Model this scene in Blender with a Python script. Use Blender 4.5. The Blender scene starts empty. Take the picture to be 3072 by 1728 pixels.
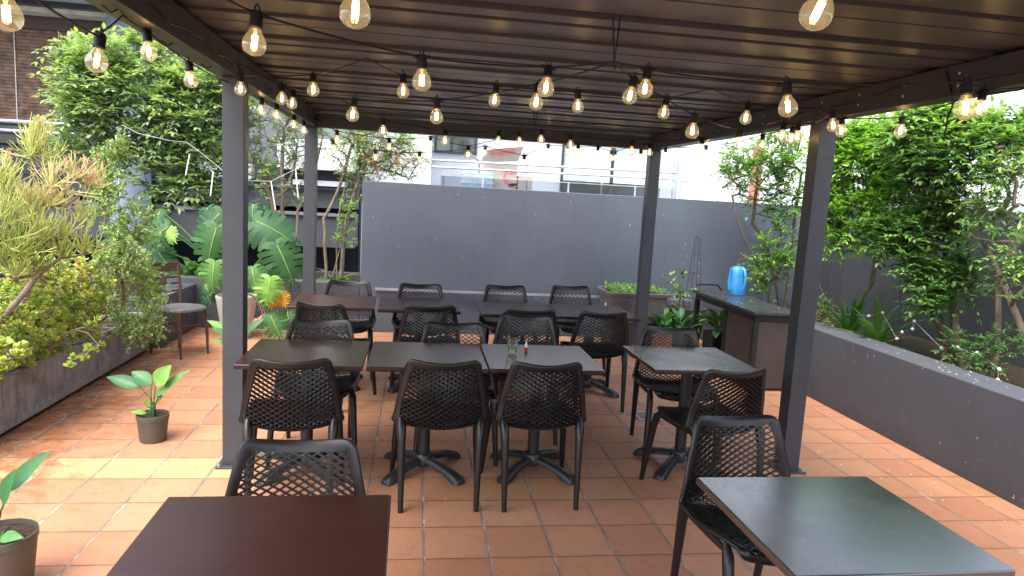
import bpy, math, random
import numpy as np
from mathutils import Vector, Matrix, noise as mnoise
random.seed(7)
C = bpy.context.scene.collection
R = math.radians
V = Vector

# ------------------------------------------------------------------ helpers
class MB:
    """collects faces; build() links them as one mesh object"""
    def __init__(s): s.v = []; s.f = []; s.var = []; s.mi = []
    def add(s, vs, fs, var=0.5, mi=0):
        n = len(s.v); s.v.extend([tuple(p) for p in vs])
        for f in fs:
            s.f.append([n + i for i in f]); s.var.append(var); s.mi.append(mi)
        return s
    def box(s, x0, x1, y0, y1, z0, z1, M=None, var=.5):
        vs = [V((x, y, z)) for x in (x0, x1) for y in (y0, y1) for z in (z0, z1)]
        if M: vs = [M @ p for p in vs]
        return s.add(vs, [(0, 1, 3, 2), (4, 6, 7, 5), (0, 4, 5, 1), (2, 3, 7, 6), (0, 2, 6, 4), (1, 5, 7, 3)], var)
    def tube(s, pts, rad, n=8, var=.5, cap=True, sq=None):
        """swept tube through pts; rad number or list; sq=(a,b) elliptical scale"""
        pts = [V(p) for p in pts]
        k = len(pts)
        if k < 2: return s
        if not isinstance(rad, (list, tuple)): rad = [rad] * k
        ref = None; vs = []
        for i, p in enumerate(pts):
            t = (pts[min(i + 1, k - 1)] - pts[max(i - 1, 0)])
            if t.length < 1e-9: t = V((0, 0, 1))
            t.normalize()
            if ref is None:
                ref = V((1, 0, 0)) if abs(t.x) < .7 else V((0, 1, 0))
            a = (ref - t * ref.dot(t))
            if a.length < 1e-6: a = t.orthogonal()
            a.normalize(); b = t.cross(a); ref = a
            for j in range(n):
                an = 2 * math.pi * j / n
                vs.append(p + a * math.cos(an) * rad[i] * (sq[0] if sq else 1) + b * math.sin(an) * rad[i] * (sq[1] if sq else 1))
        fs = []
        for i in range(k - 1):
            for j in range(n):
                fs.append((i * n + j, i * n + (j + 1) % n, (i + 1) * n + (j + 1) % n, (i + 1) * n + j))
        if cap:
            fs.append(tuple(range(n - 1, -1, -1))); fs.append(tuple((k - 1) * n + j for j in range(n)))
        return s.add(vs, fs, var)
    def lathe(s, prof, c=(0, 0, 0), n=24, M=None, var=.5):
        vs = []
        for r, z in prof:
            for j in range(n):
                a = 2 * math.pi * j / n
                p = V((r * math.cos(a), r * math.sin(a), z))
                if M: p = M @ p
                vs.append(p + V(c))
        fs = []
        for i in range(len(prof) - 1):
            for j in range(n):
                fs.append((i * n + j, i * n + (j + 1) % n, (i + 1) * n + (j + 1) % n, (i + 1) * n + j))
        return s.add(vs, fs, var)
    def disc(s, c, r, n=24, rnd=0):
        vs = [V(c)] + [V(c) + V((r * math.cos(2 * math.pi * j / n), r * math.sin(2 * math.pi * j / n), 0)) for j in range(n)]
        return s.add(vs, [(0, j + 1, (j + 1) % n + 1) for j in range(n)])
    def build(s, name, mat=None, parent=None, smooth=False, angle=40, bevel=0, segs=2, solid=0, subsurf=0):
        me = bpy.data.meshes.new(name)
        me.from_pydata(s.v, [], s.f)
        mats = mat if isinstance(mat, (list, tuple)) else [mat]
        for m in mats:
            if m: me.materials.append(m)
        if len(mats) > 1: me.polygons.foreach_set('material_index', s.mi)
        at = me.attributes.new('var', 'FLOAT', 'FACE'); at.data.foreach_set('value', s.var)
        me.update()
        if smooth:
            me.polygons.foreach_set('use_smooth', [True] * len(me.polygons))
            if angle < 180: me.set_sharp_from_angle(angle=R(angle))
        o = bpy.data.objects.new(name, me); C.objects.link(o)
        if parent: o.parent = parent
        if solid:
            m = o.modifiers.new('solid', 'SOLIDIFY'); m.thickness = solid; m.offset = 0
        if bevel:
            m = o.modifiers.new('bevel', 'BEVEL'); m.width = bevel; m.segments = segs; m.limit_method = 'ANGLE'; m.angle_limit = R(40)
            if not smooth:
                me.polygons.foreach_set('use_smooth', [True] * len(me.polygons)); m.harden_normals = True
        return o

def tag(o, label=None, cat=None, group=None, kind=None):
    if label: o['label'] = label
    if cat: o['category'] = cat
    if group: o['group'] = group
    if kind: o['kind'] = kind
    return o
def thing(name, label, cat, loc=(0, 0, 0), rz=0, group=None):
    o = bpy.data.objects.new(name, None); C.objects.link(o)
    o.empty_display_size = .1
    o.location = loc; o.rotation_euler = (0, 0, rz)
    return tag(o, label, cat, group)
def kids(o): return [c for c in bpy.data.objects if c.parent == o]
def copy_tree(o, parent=None):
    c = o.copy(); C.objects.link(c)
    if parent: c.parent = parent
    for ch in kids(o): copy_tree(ch, c)
    return c

# ------------------------------------------------------------------ materials
class N:
    def __init__(s, name):
        s.m = bpy.data.materials.new(name); s.m.use_nodes = True
        s.t = s.m.node_tree; s.t.nodes.clear()
        s.out = s.t.nodes.new('ShaderNodeOutputMaterial')
        s.b = s.t.nodes.new('ShaderNodeBsdfPrincipled'); s.l(s.b.outputs[0], s.out.inputs[0])
    def l(s, a, b): s.t.links.new(a, b)
    def n(s, typ, **kw):
        o = s.t.nodes.new('ShaderNode' + typ)
        for k, v in kw.items():
            if k.startswith('_'): setattr(o, k[1:], v)
        return o
    def inp(s, sock, v):
        if hasattr(v, 'is_output'): s.l(v, sock)
        elif v is not None: sock.default_value = v
    def math(s, op, a, b=None, c=None, clamp=False):
        o = s.n('Math'); o.operation = op; o.use_clamp = clamp
        s.inp(o.inputs[0], a)
        if b is not None: s.inp(o.inputs[1], b)
        if c is not None: s.inp(o.inputs[2], c)
        return o.outputs[0]
    def mix(s, f, a, b, blend='MIX'):
        o = s.n('Mix'); o.data_type = 'RGBA'; o.blend_type = blend
        s.inp(o.inputs[0], f)
        s.inp(o.inputs[6], tuple(a) + (1,) if isinstance(a, (tuple, list)) and len(a) == 3 else a)
        s.inp(o.inputs[7], tuple(b) + (1,) if isinstance(b, (tuple, list)) and len(b) == 3 else b)
        return o.outputs[2]
    def noise(s, vec, scale, detail=4, rough=.55, dist=0):
        o = s.n('TexNoise'); o.inputs['Scale'].default_value = scale; o.inputs['Detail'].default_value = detail
        o.inputs['Roughness'].default_value = rough; o.inputs['Distortion'].default_value = dist
        if vec is not None: s.l(vec, o.inputs['Vector'])
        return o.outputs['Fac']
    def ramp(s, f, stops):
        o = s.n('ValToRGB'); s.l(f, o.inputs[0])
        e = o.color_ramp.elements
        while len(e) < len(stops): e.new(.5)
        for i, (p, c) in enumerate(stops):
            e[i].position = p; e[i].color = tuple(c) + (1,) if len(c) == 3 else c
        return o.outputs[0]
    def rng(s, f, a, b, c=0., d=1.):
        o = s.n('MapRange'); s.l(f, o.inputs[0])
        for i, v in enumerate((a, b, c, d)): o.inputs[i + 1].default_value = v
        return o.outputs[0]
    def pos(s): return s.n('NewGeometry').outputs['Position']
    def obj(s): return s.n('TexCoord').outputs['Object']
    def scale(s, vec, sc):
        o = s.n('Mapping'); s.l(vec, o.inputs[0]); o.inputs['Scale'].default_value = sc; return o.outputs[0]
    def attr(s, name='var'):
        o = s.n('Attribute'); o.attribute_name = name; return o.outputs['Fac']
    def bump(s, h, strength=.3, dist=.01):
        o = s.n('Bump'); o.inputs['Strength'].default_value = strength; o.inputs['Distance'].default_value = dist
        s.l(h, o.inputs['Height']); s.l(o.outputs[0], s.b.inputs['Normal'])
    def set(s, **kw):
        for k, v in kw.items():
            nm = {'col': 'Base Color', 'rough': 'Roughness', 'metal': 'Metallic', 'spec': 'Specular IOR Level', 'coat': 'Coat Weight', 'coatr': 'Coat Roughness'}[k]
            if isinstance(v, (tuple, list)) and len(v) == 3: v = tuple(v) + (1,)
            s.inp(s.b.inputs[nm], v)
        return s

def simple(name, col, rough=.5, spec=.5, metal=0, var=.12, scale=6, bump=0, bscale=80):
    n = N(name); p = n.obj()
    f = n.noise(p, scale, 5)
    d = tuple(c * (1 - var * 2) for c in col); u = tuple(min(1, c * (1 + var * 2)) for c in col)
    n.set(col=n.ramp(f, [(.3, d), (.7, u)]), spec=spec, metal=metal)
    n.set(rough=n.rng(n.noise(p, scale * 2.3, 3), .3, .7, max(.02, rough - .07), min(1, rough + .07)))
    if bump: n.bump(n.noise(p, bscale, 4), bump, .004)
    return n.m

def wallmat(name, col, rough=.75, specks=True, bump=.25, streak=.32):
    n = N(name); p = n.pos()
    f = n.noise(p, 1.3, 6, .6)
    base = n.ramp(f, [(.25, tuple(c * .86 for c in col)), (.75, tuple(c * 1.12 for c in col))])
    st = n.noise(n.scale(p, (5, 5, .5)), 2.2, 5, .6)
    base = n.mix(n.rng(st, .5, .75, 0, streak), base, tuple(c * .62 for c in col))
    pz = n.n('SeparateXYZ'); n.l(p, pz.inputs[0])
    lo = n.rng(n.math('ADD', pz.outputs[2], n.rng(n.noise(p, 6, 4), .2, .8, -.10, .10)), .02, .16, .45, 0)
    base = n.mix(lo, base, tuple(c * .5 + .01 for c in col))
    if specks:
        s1 = n.noise(n.scale(p, (1, 1, .6)), 34, 2, .5)
        base = n.mix(n.rng(s1, .735, .76, 0, .55), base, (.62, .62, .62))
        s2 = n.noise(p, 9, 3, .7, 1.5)
        base = n.mix(n.rng(s2, .69, .74, 0, .22), base, (.5, .5, .52))
    n.set(col=base, rough=n.rng(f, .3, .7, rough - .08, rough + .08), spec=.4)
    n.bump(n.noise(p, 130, 5, .7), bump, .004)
    return n.m

def floor_mat():
    n = N('terracotta_tiles'); p = n.pos()
    sx = n.n('SeparateXYZ'); n.l(p, sx.inputs[0])
    T = .303; A0 = -.2112; B0 = 2.9817
    wob = n.noise(p, 9, 2); wb = n.rng(wob, 0, 1, -.0035, .0035)
    X = n.math('DIVIDE', n.math('ADD', n.math('SUBTRACT', sx.outputs[0], A0), wb), T)
    Y = n.math('DIVIDE', n.math('ADD', n.math('SUBTRACT', sx.outputs[1], B0), wb), T)
    ix = n.math('FLOOR', X); iy = n.math('FLOOR', Y)
    fx = n.math('FRACT', X); fy = n.math('FRACT', Y)
    dx = n.math('MINIMUM', fx, n.math('SUBTRACT', 1., fx)); dy = n.math('MINIMUM', fy, n.math('SUBTRACT', 1., fy))
    gx = n.rng(dx, .014, .021, 1, 0); gy = n.rng(dy, .0075, .0125, 1, 0)
    grout = n.math('MAXIMUM', gx, gy)
    cb = n.n('CombineXYZ'); n.l(ix, cb.inputs[0]); n.l(iy, cb.inputs[1])
    wn = n.n('TexWhiteNoise'); wn.noise_dimensions = '3D'; n.l(cb.outputs[0], wn.inputs['Vector'])
    r1 = wn.outputs['Value']
    sc = n.n('SeparateColor'); n.l(wn.outputs['Color'], sc.inputs[0])
    tile = n.ramp(r1, [(0, (.39, .180, .100)), (.35, (.43, .210, .120)), (.7, (.455, .230, .133)), (.95, (.46, .245, .140)), (1, (.47, .26, .15))])
    # yellower clay in one course
    row = n.math('MULTIPLY', n.math('COMPARE', iy, 3., .1), n.math('LESS_THAN', sx.outputs[0], -.9))
    row2 = n.math('MULTIPLY', n.math('COMPARE', iy, 2., .1), n.math('MULTIPLY', n.math('GREATER_THAN', sc.outputs[1], .35), n.math('GREATER_THAN', sx.outputs[0], -.5)))
    tile = n.mix(n.math('MULTIPLY', row, .75), tile, (.60, .37, .18))
    tile = n.mix(n.math('MULTIPLY', row2, .45), tile, (.38, .22, .09))
    # mottling
    m1 = n.noise(p, 3.2, 7, .7, .4); tile = n.mix(n.rng(m1, .3, .7, 0, .7), tile, n.mix(1., tile, (1.22, 1.12, 1.0), 'MULTIPLY'))
    m2 = n.noise(p, 14, 6, .7, .6); tile = n.mix(n.rng(m2, .52, .75, 0, .5), tile, (.27, .10, .045))
    ed = n.rng(n.math('MINIMUM', dx, dy), .01, .09, 1, 0)
    tile = n.mix(n.math('MULTIPLY', ed, n.rng(n.noise(p, 17, 5, .75), .4, .65, 0, .45)), tile, (.24, .11, .06))
    m3 = n.noise(p, 120, 3, .6); tile = n.mix(n.rng(m3, .64, .72, 0, .6), tile, (.13, .065, .04))
    # dirt washed along the planter
    dl = n.math('ADD', sx.outputs[0], n.rng(n.noise(p, 3.5, 5, .7, 1.2), .2, .8, -.35, .35))
    dirt = n.rng(dl, -2.35, -1.95, 1, 0)
    dn = n.noise(p, 11, 6, .75, 1.0)
    tile = n.mix(n.math('MULTIPLY', dirt, n.rng(dn, .38, .58, 0, .9)), tile, (.085, .05, .032))
    d2 = n.rng(dl, -2.15, -1.5, 1, 0)
    tile = n.mix(n.math('MULTIPLY', d2, n.rng(n.noise(p, 4.2, 6, .75, 1.6), .46, .62, 0, .7)), tile, (.30, .085, .025))
    gc = n.ramp(n.noise(p, 6, 5, .7), [(.3, (.11, .095, .08)), (.55, (.25, .22, .19)), (.72, (.62, .58, .52))])
    gth = n.ramp(n.noise(p, 7, 4, .7), [(.35, (.075, .042, .03)), (.64, (.14, .10, .075)), (.74, (.5, .46, .4))])
    g = n.mix(gx, gth, gc)
    col = n.mix(grout, tile, g)
    n.set(col=col, spec=.4)
    rr = n.rng(m1, .3, .7, .42, .62)
    n.set(rough=n.math('MAXIMUM', rr, n.math('MULTIPLY', grout, .9)))
    h = n.math('SUBTRACT', n.math('ADD', n.math('MULTIPLY', n.noise(p, 26, 4), .25), n.math('MULTIPLY', n.rng(n.math('MINIMUM', dx, dy), 0, .08, 0, 1), .35)), n.math('MULTIPLY', grout, .9))
    h = n.math('ADD', h, n.math('MULTIPLY', r1, .15))
    n.bump(h, .5, .006)
    return n.m

def wood_mat(name, dark, light, rough, spec=.5, haze=0, sx=(1.2, 16, 16), scuff=.004):
    n = N(name); p = n.obj()
    q = n.scale(p, sx)
    f = n.noise(q, 3.2, 8, .62, .7)
    f2 = n.noise(n.scale(p, (sx[0] * 3, sx[1] * 4, sx[2] * 4)), 4, 4, .6)
    c = n.ramp(n.math('ADD', n.math('MULTIPLY', f, .5), n.math('MULTIPLY', f2, .5)), [(.34, dark), (.62, light)])
    r = n.rng(n.noise(p, 3.2, 3, .6, .5), .3, .7, rough - haze, rough + haze + .02)
    sm = n.noise(n.scale(p, (1, 1.6, 1)), 9, 8, .8, .4)
    c = n.mix(n.rng(sm, .64, .80, 0, scuff), c, (.3, .28, .27))
    n.set(col=c, rough=r, spec=spec)
    return n.m

def leaf_mat(name, stops, rough=.38, trans=.35, spec=.45, tcol=None):
    n = N(name)
    a = n.attr()
    nz = n.noise(n.pos(), 30, 3)
    v = n.math('ADD', a, n.rng(nz, .3, .7, -.08, .08), clamp=True)
    c = n.ramp(v, stops)
    n.set(col=c, rough=rough, spec=spec)
    tr = n.n('BsdfTranslucent')
    tc = n.mix(1., c, (1.5, 1.6, .6) if tcol is None else tcol, 'MULTIPLY')
    n.l(tc, tr.inputs[0])
    mx = n.n('MixShader'); mx.inputs[0].default_value = trans
    n.l(n.b.outputs[0], mx.inputs[1]); n.l(tr.outputs[0], mx.inputs[2]); n.l(mx.outputs[0], n.out.inputs[0])
    return n.m

M = {}
M['tiles'] = floor_mat()
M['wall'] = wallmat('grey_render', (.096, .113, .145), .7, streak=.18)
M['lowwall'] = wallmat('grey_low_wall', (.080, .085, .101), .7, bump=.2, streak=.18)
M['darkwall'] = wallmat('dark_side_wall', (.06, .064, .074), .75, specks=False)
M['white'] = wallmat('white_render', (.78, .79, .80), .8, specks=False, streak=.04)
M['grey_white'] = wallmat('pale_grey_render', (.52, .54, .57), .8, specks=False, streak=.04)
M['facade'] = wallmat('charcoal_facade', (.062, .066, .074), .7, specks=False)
M['facade_light'] = wallmat('mid_grey_facade', (.16, .17, .19), .7, specks=False)
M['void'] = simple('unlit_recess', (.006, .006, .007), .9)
M['concrete'] = None
M['steel'] = simple('charcoal_powdercoat', (.044, .049, .059), .42, .5, var=.05, scale=3, bump=.03, bscale=300)
M['beam'] = simple('beam_powdercoat', (.045, .041, .041), .4, .5, var=.05, scale=3)
M['roof'] = simple('roof_deck_underside', (.060, .056, .056), .40, .35, var=.03, scale=.8)
M['roofgap'] = simple('shaded_roof_groove', (.012, .009, .008), .8)  # near black: the shade inside the grooves is put into the colour
M['plastic'] = simple('black_resin', (.0075, .0065, .007), .38, .5, var=.1, scale=8)
M['iron'] = simple('cast_iron_black', (.018, .019, .022), .38, .5, bump=.12, bscale=160)
M['top_far'] = wood_mat('espresso_tabletop', (.024, .0105, .0085), (.038, .017, .014), .22, .38, .012)
M['top_red'] = wood_mat('mahogany_tabletop', (.030, .0095, .0078), (.056, .018, .014), .30, .45, .03, scuff=.05)
M['top_worn'] = wood_mat('worn_tabletop', (.030, .023, .022), (.046, .037, .036), .25, 1.0, .09, scuff=.03)
M['top_lone'] = wood_mat('lone_tabletop', (.026, .015, .012), (.042, .025, .020), .26, .55, .07, scuff=.02)
for q_ in M['top_worn'].node_tree.nodes:
    if q_.type == 'BSDF_PRINCIPLED': q_.inputs['Coat Weight'].default_value = 1; q_.inputs['Coat IOR'].default_value = 1.62; q_.inputs['Coat Roughness'].default_value = .22
M['rubber'] = simple('black_rubber', (.010, .010, .010), .55)
M['cable'] = simple('black_cable', (.008, .0075, .007), .5)
M['soil'] = simple('potting_soil', (.05, .035, .025), .95, .1, var=.35, scale=60, bump=.8, bscale=90)
M['pot_grey'] = simple('grey_brown_nursery_pot', (.085, .078, .062), .5, .4)
M['pot_white'] = wallmat('weathered_white_pot', (.62, .56, .48), .6, specks=False, streak=.5)
M['pot_dark'] = simple('charcoal_pot', (.06, .062, .066), .6, .4, var=.2)
M['pot_terra'] = simple('terracotta_pot', (.45, .2, .12), .8, .3)
M['pot_olive'] = simple('mossy_small_pot', (.10, .105, .06), .7, .3, var=.3, scale=30)
M['trough'] = simple('taupe_planter_plastic', (.13, .118, .112), .5, .4, var=.06)
M['counter_top'] = wood_mat('weathered_counter_top', (.024, .026, .03), (.055, .058, .065), .27, .5, .08, (14, 1.2, 14))
M['counter_panel'] = simple('brown_counter_panel', (.055, .043, .040), .5, .4, var=.08)
M['blackpaint'] = simple('black_frame_paint', (.014, .014, .015), .45)
M['blue'] = simple('sky_blue_plastic', (.05, .30, .66), .32, .5, var=.08)
M['blue_dark'] = simple('shaded_blue_opening', (.01, .06, .22), .6)
M['bark'] = None
M['whitewire'] = simple('white_plastic_rod', (.75, .77, .78), .4)
M['wire'] = simple('pale_wire', (.45, .46, .46), .5)
M['paper'] = simple('plain_label_paper', (.75, .75, .73), .6)
M['rail'] = simple('brushed_rail', (.42, .45, .50), .35, .6, metal=.5)
M['darkframe'] = simple('dark_window_frame', (.025, .028, .034), .4)
M['card'] = simple('brown_cardboard', (.50, .43, .35), .8, .2, var=.06)
M['cardred'] = simple('red_print', (.70, .20, .20), .7, .2)
M['plasticwrap'] = simple('pale_blue_wrapped_carton', (.55, .68, .78), .4, .5)
M['drain'] = simple('galvanised_grate', (.36, .37, .37), .4, .6, metal=.5, var=.2, scale=30)
M['petal'] = simple('white_petal', (.8, .8, .76), .6)
M['brick'] = simple('brick_red_trim', (.40, .16, .13), .8, .2)

def bark(name, a, b):
    n = N(name); p = n.pos()
    f = n.noise(n.scale(p, (1, 1, .35)), 22, 7, .75, .6)
    n.set(col=n.ramp(f, [(.3, a), (.7, b)]), rough=.85, spec=.2); n.bump(n.noise(n.scale(p, (1, 1, .4)), 60, 5, .7), .6, .01)
    return n.m
M['bark'] = bark('pale_brown_bark', (.10, .075, .055), (.30, .24, .18))
M['barkdark'] = bark('dark_bark', (.035, .028, .022), (.13, .10, .075))
M['jadebark'] = bark('jade_stem_bark', (.17, .13, .11), (.36, .29, .26))

def concrete():
    n = N('stained_concrete'); p = n.pos()
    f = n.noise(p, 4, 7, .7, .5)
    c = n.ramp(f, [(.28, (.12, .118, .115)), (.5, (.25, .252, .26)), (.72, (.39, .395, .41))])
    st = n.noise(n.scale(p, (6, 6, .7)), 2, 6, .7)
    c = n.mix(n.rng(st, .5, .7, 0, .6), c, (.07, .055, .045))
    sx = n.n('SeparateXYZ'); n.l(p, sx.inputs[0])
    lo = n.rng(n.math('ADD', sx.outputs[2], n.rng(n.noise(p, 9, 4), .2, .8, -.06, .06)), .04, .16, 1, 0)
    c = n.mix(n.math('MULTIPLY', lo, n.rng(n.noise(p, 20, 5, .8), .42, .6, 0, .6)), c, (.42, .41, .37))
    mo = n.noise(p, 3.1, 6, .8)
    c = n.mix(n.rng(mo, .58, .68, 0, .5), c, (.07, .085, .035))
    n.set(col=c, rough=.85, spec=.3); n.bump(n.noise(p, 45, 7, .7), .6, .01)
    return n.m
M['concrete'] = concrete()

def glassy(name, tint, emit=0, ecol=(1, .7, .35), ior=1.45, rough=.02):
    n = N(name)
    tr = n.n('BsdfTransparent'); tr.inputs[0].default_value = tuple(tint) + (1,)
    gl = n.n('BsdfGlossy'); gl.inputs['Roughness'].default_value = rough
    fr = n.n('LayerWeight'); fr.inputs[0].default_value = .35
    mx = n.n('MixShader'); n.l(n.math('ADD', n.math('MULTIPLY', fr.outputs['Facing'], .55), .05), mx.inputs[0]); n.l(tr.outputs[0], mx.inputs[1]); n.l(gl.outputs[0], mx.inputs[2])
    last = mx.outputs[0]
    if emit:
        em = n.n('Emission'); em.inputs[0].default_value = tuple(ecol) + (1,); em.inputs[1].default_value = emit
        ad = n.n('AddShader'); n.l(last, ad.inputs[0]); n.l(em.outputs[0], ad.inputs[1]); last = ad.outputs[0]
    n.l(last, n.out.inputs[0])
    return n.m
M['bulbglass'] = glassy('glowing_bulb_glass', (.99, .93, .80), .035)  # faint warm emission in the glass imitates scattered filament glow
M['tumbler'] = glassy('tumbler_glass', (.93, .95, .92), rough=.01)
M['winglass'] = simple('dark_window_glass', (.05, .065, .065), .08, .8, var=.5, scale=.6)
M['palewin'] = simple('pale_curtained_glass', (.42, .52, .50), .12, .7, var=.25, scale=1.2)
M['balglass'] = glassy('frosted_balcony_glass', (.72, .76, .80), rough=.2)
def emis(name, col, s):
    n = N(name); e = n.n('Emission'); e.inputs[0].default_value = tuple(col) + (1,); e.inputs[1].default_value = s
    n.l(e.outputs[0], n.out.inputs[0]); return n.m
M['filament'] = emis('glowing_filament', (1, .62, .24), 9)
def liquid():
    return glassy('pale_water', (.80, .84, .62), rough=.02)
M['water'] = liquid()
M['bottle_red'] = simple('red_liquid', (.45, .02, .02), .2)
M['bottle_clear'] = simple('frosted_plastic', (.7, .72, .72), .3)

G_ = lambda *a: a
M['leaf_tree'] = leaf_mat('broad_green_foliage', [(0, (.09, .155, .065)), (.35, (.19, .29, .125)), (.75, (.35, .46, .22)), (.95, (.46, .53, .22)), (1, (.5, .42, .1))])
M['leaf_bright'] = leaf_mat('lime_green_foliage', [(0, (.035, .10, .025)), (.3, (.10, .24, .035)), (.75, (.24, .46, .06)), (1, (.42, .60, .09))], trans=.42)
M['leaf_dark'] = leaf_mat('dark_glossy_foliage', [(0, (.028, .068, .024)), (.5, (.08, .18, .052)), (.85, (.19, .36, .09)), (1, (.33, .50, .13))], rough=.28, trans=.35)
M['leaf_orange'] = leaf_mat('orange_dying_foliage', [(0, (.5, .2, .07)), (1, (.75, .4, .18))])
M['leaf_jade'] = leaf_mat('jade_succulent_leaves', [(0, (.16, .27, .05)), (.5, (.38, .48, .08)), (.85, (.58, .58, .12)), (.95, (.55, .38, .08)), (1, (.55, .16, .05))], rough=.25, trans=.22, spec=.6)
M['leaf_port'] = leaf_mat('small_round_leaves', [(0, (.10, .19, .06)), (.5, (.24, .37, .11)), (.9, (.42, .50, .18)), (1, (.55, .35, .15))], rough=.32, trans=.25)
M['pencil'] = leaf_mat('pencil_cactus_twigs', [(0, (.15, .23, .05)), (.3, (.36, .45, .10)), (.55, (.58, .60, .17)), (.8, (.74, .66, .34)), (.93, (.78, .52, .30)), (1, (.75, .2, .1))], rough=.45, trans=.12, tcol=(1.2, 1.1, .8))
M['monstera'] = None
M['strap'] = leaf_mat('strap_leaves', [(0, (.02, .07, .015)), (.5, (.055, .15, .03)), (1, (.15, .30, .07))], rough=.38, trans=.3)
M['potleaf'] = leaf_mat('glossy_plant_leaves', [(0, (.025, .09, .035)), (.5, (.055, .18, .065)), (.8, (.16, .34, .045)), (1, (.26, .38, .20))], rough=.4, trans=.2)
M['herb'] = leaf_mat('bright_herb_leaves', [(0, (.10, .22, .06)), (1, (.38, .58, .22))], rough=.4)
def monstera_mat():
    n = N('monstera_leaf'); a = n.attr()
    c = n.ramp(a, [(0, (.02, .065, .025)), (.30, (.04, .11, .045)), (.6, (.11, .25, .05)), (.78, (.30, .50, .09)), (.8, (.36, .43, .08)), (.9, (.45, .5, .08)), (.93, (.62, .26, .03)), (1, (.75, .33, .03))])
    n.set(col=c, rough=.5, spec=.25)
    tr = n.n('BsdfTranslucent'); n.l(n.mix(1., c, (1.3, 1.5, .6), 'MULTIPLY'), tr.inputs[0])
    mx = n.n('MixShader'); mx.inputs[0].default_value = .22
    n.l(n.b.outputs[0], mx.inputs[1]); n.l(tr.outputs[0], mx.inputs[2]); n.l(mx.outputs[0], n.out.inputs[0])
    n.bump(n.noise(n.pos(), 50, 3), .15, .003)
    return n.m
M['monstera'] = monstera_mat()

# ------------------------------------------------------------------ camera (solved from the tile grid)
CAM = V((0, 0, 1.66816))
cr = V((0.98941595, -0.13424801, 0.05507763)); cu = V((-0.03631564, 0.13839794, 0.98971066)); cf = V((0.14048932, 0.98123569, -0.13205783))
cam = bpy.data.cameras.new('camera'); co = bpy.data.objects.new('camera', cam); C.objects.link(co)
cam.sensor_width = 36; cam.lens = 36 * 2068.084 / 3072; cam.clip_end = 500; cam.clip_start = .05
co.matrix_world = Matrix(((cr.x, cu.x, -cf.x, CAM.x), (cr.y, cu.y, -cf.y, CAM.y), (cr.z, cu.z, -cf.z, CAM.z), (0, 0, 0, 1)))
bpy.context.scene.camera = co
KV = 3072 / 2576
def ray(x, y):
    return cf + cr * ((x * KV - 1536) / 2068.084) - cu * ((y * KV - 864) / 2068.084)
def onY(x, y, Y):      # measured photo direction -> point of the world at depth Y
    d = ray(x, y); return CAM + d * (Y / d.y)
def onX(x, y, X):
    d = ray(x, y); return CAM + d * (X / d.x)
def gnd(x, y, z=0.):
    d = ray(x, y); return CAM + d * ((z - CAM.z) / d.z)

# ================================================================== SETTING
g = MB().add([(-60, -40, -.06), (60, -40, -.06), (60, 90, -.06), (-60, 90, -.06)], [(0, 1, 2, 3)]).build('ground', M['facade_light'])
tag(g, kind='structure')
f = MB().box(-3.25, 5.1, -3, 8.3, -.05, 0).build('tiled_floor', M['tiles'])
tag(f, kind='structure')
s = MB().box(3.9, 4.98, -2.5, 8.1, .05, .50).build('garden_bed_soil', M['soil']); tag(s, kind='structure')
s = MB().box(-4.2, -.64, 8.3, 9.6, .02, .50).build('rear_bed_soil', M['soil']); tag(s, kind='structure')
hedge = MB().box(-4.3, -.6, 9.6, 9.72, 0, .5).build('bed_edge', M['facade'])
tag(hedge, kind='structure')

def wall(name, p, q, th, z0, z1, mat, label, bev=.008):
    p = V((p[0], p[1], 0)); q = V((q[0], q[1], 0)); d = (q - p).normalized(); n = V((-d.y, d.x, 0)) * th
    m = MB()
    pts = [p, q, q + n, p + n]
    m.add([(a.x, a.y, z) for z in (z0, z1) for a in pts], [(3, 2, 1, 0), (4, 5, 6, 7), (0, 1, 5, 4), (1, 2, 6, 5), (2, 3, 7, 6), (3, 0, 4, 7)])
    o = m.build(name, mat, bevel=bev)
    return tag(o, label, 'wall')
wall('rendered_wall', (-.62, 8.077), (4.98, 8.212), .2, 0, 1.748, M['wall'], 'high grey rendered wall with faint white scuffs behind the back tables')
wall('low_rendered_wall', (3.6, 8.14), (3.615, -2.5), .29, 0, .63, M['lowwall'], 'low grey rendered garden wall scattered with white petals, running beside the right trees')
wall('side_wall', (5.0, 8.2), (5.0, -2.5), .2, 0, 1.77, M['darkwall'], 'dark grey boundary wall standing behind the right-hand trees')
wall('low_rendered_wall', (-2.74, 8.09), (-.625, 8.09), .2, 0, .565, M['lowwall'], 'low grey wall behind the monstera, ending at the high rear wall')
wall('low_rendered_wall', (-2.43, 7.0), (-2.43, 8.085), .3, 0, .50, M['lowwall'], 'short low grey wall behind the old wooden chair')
# thin shelf line along the back wall foot
sk = MB().box(-.45, 3.4, 8.045, 8.085, .50, .525).build('conduit', M['rail']); tag(sk, 'thin pale conduit running along the high rear wall behind the chairs', 'conduit')

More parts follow.
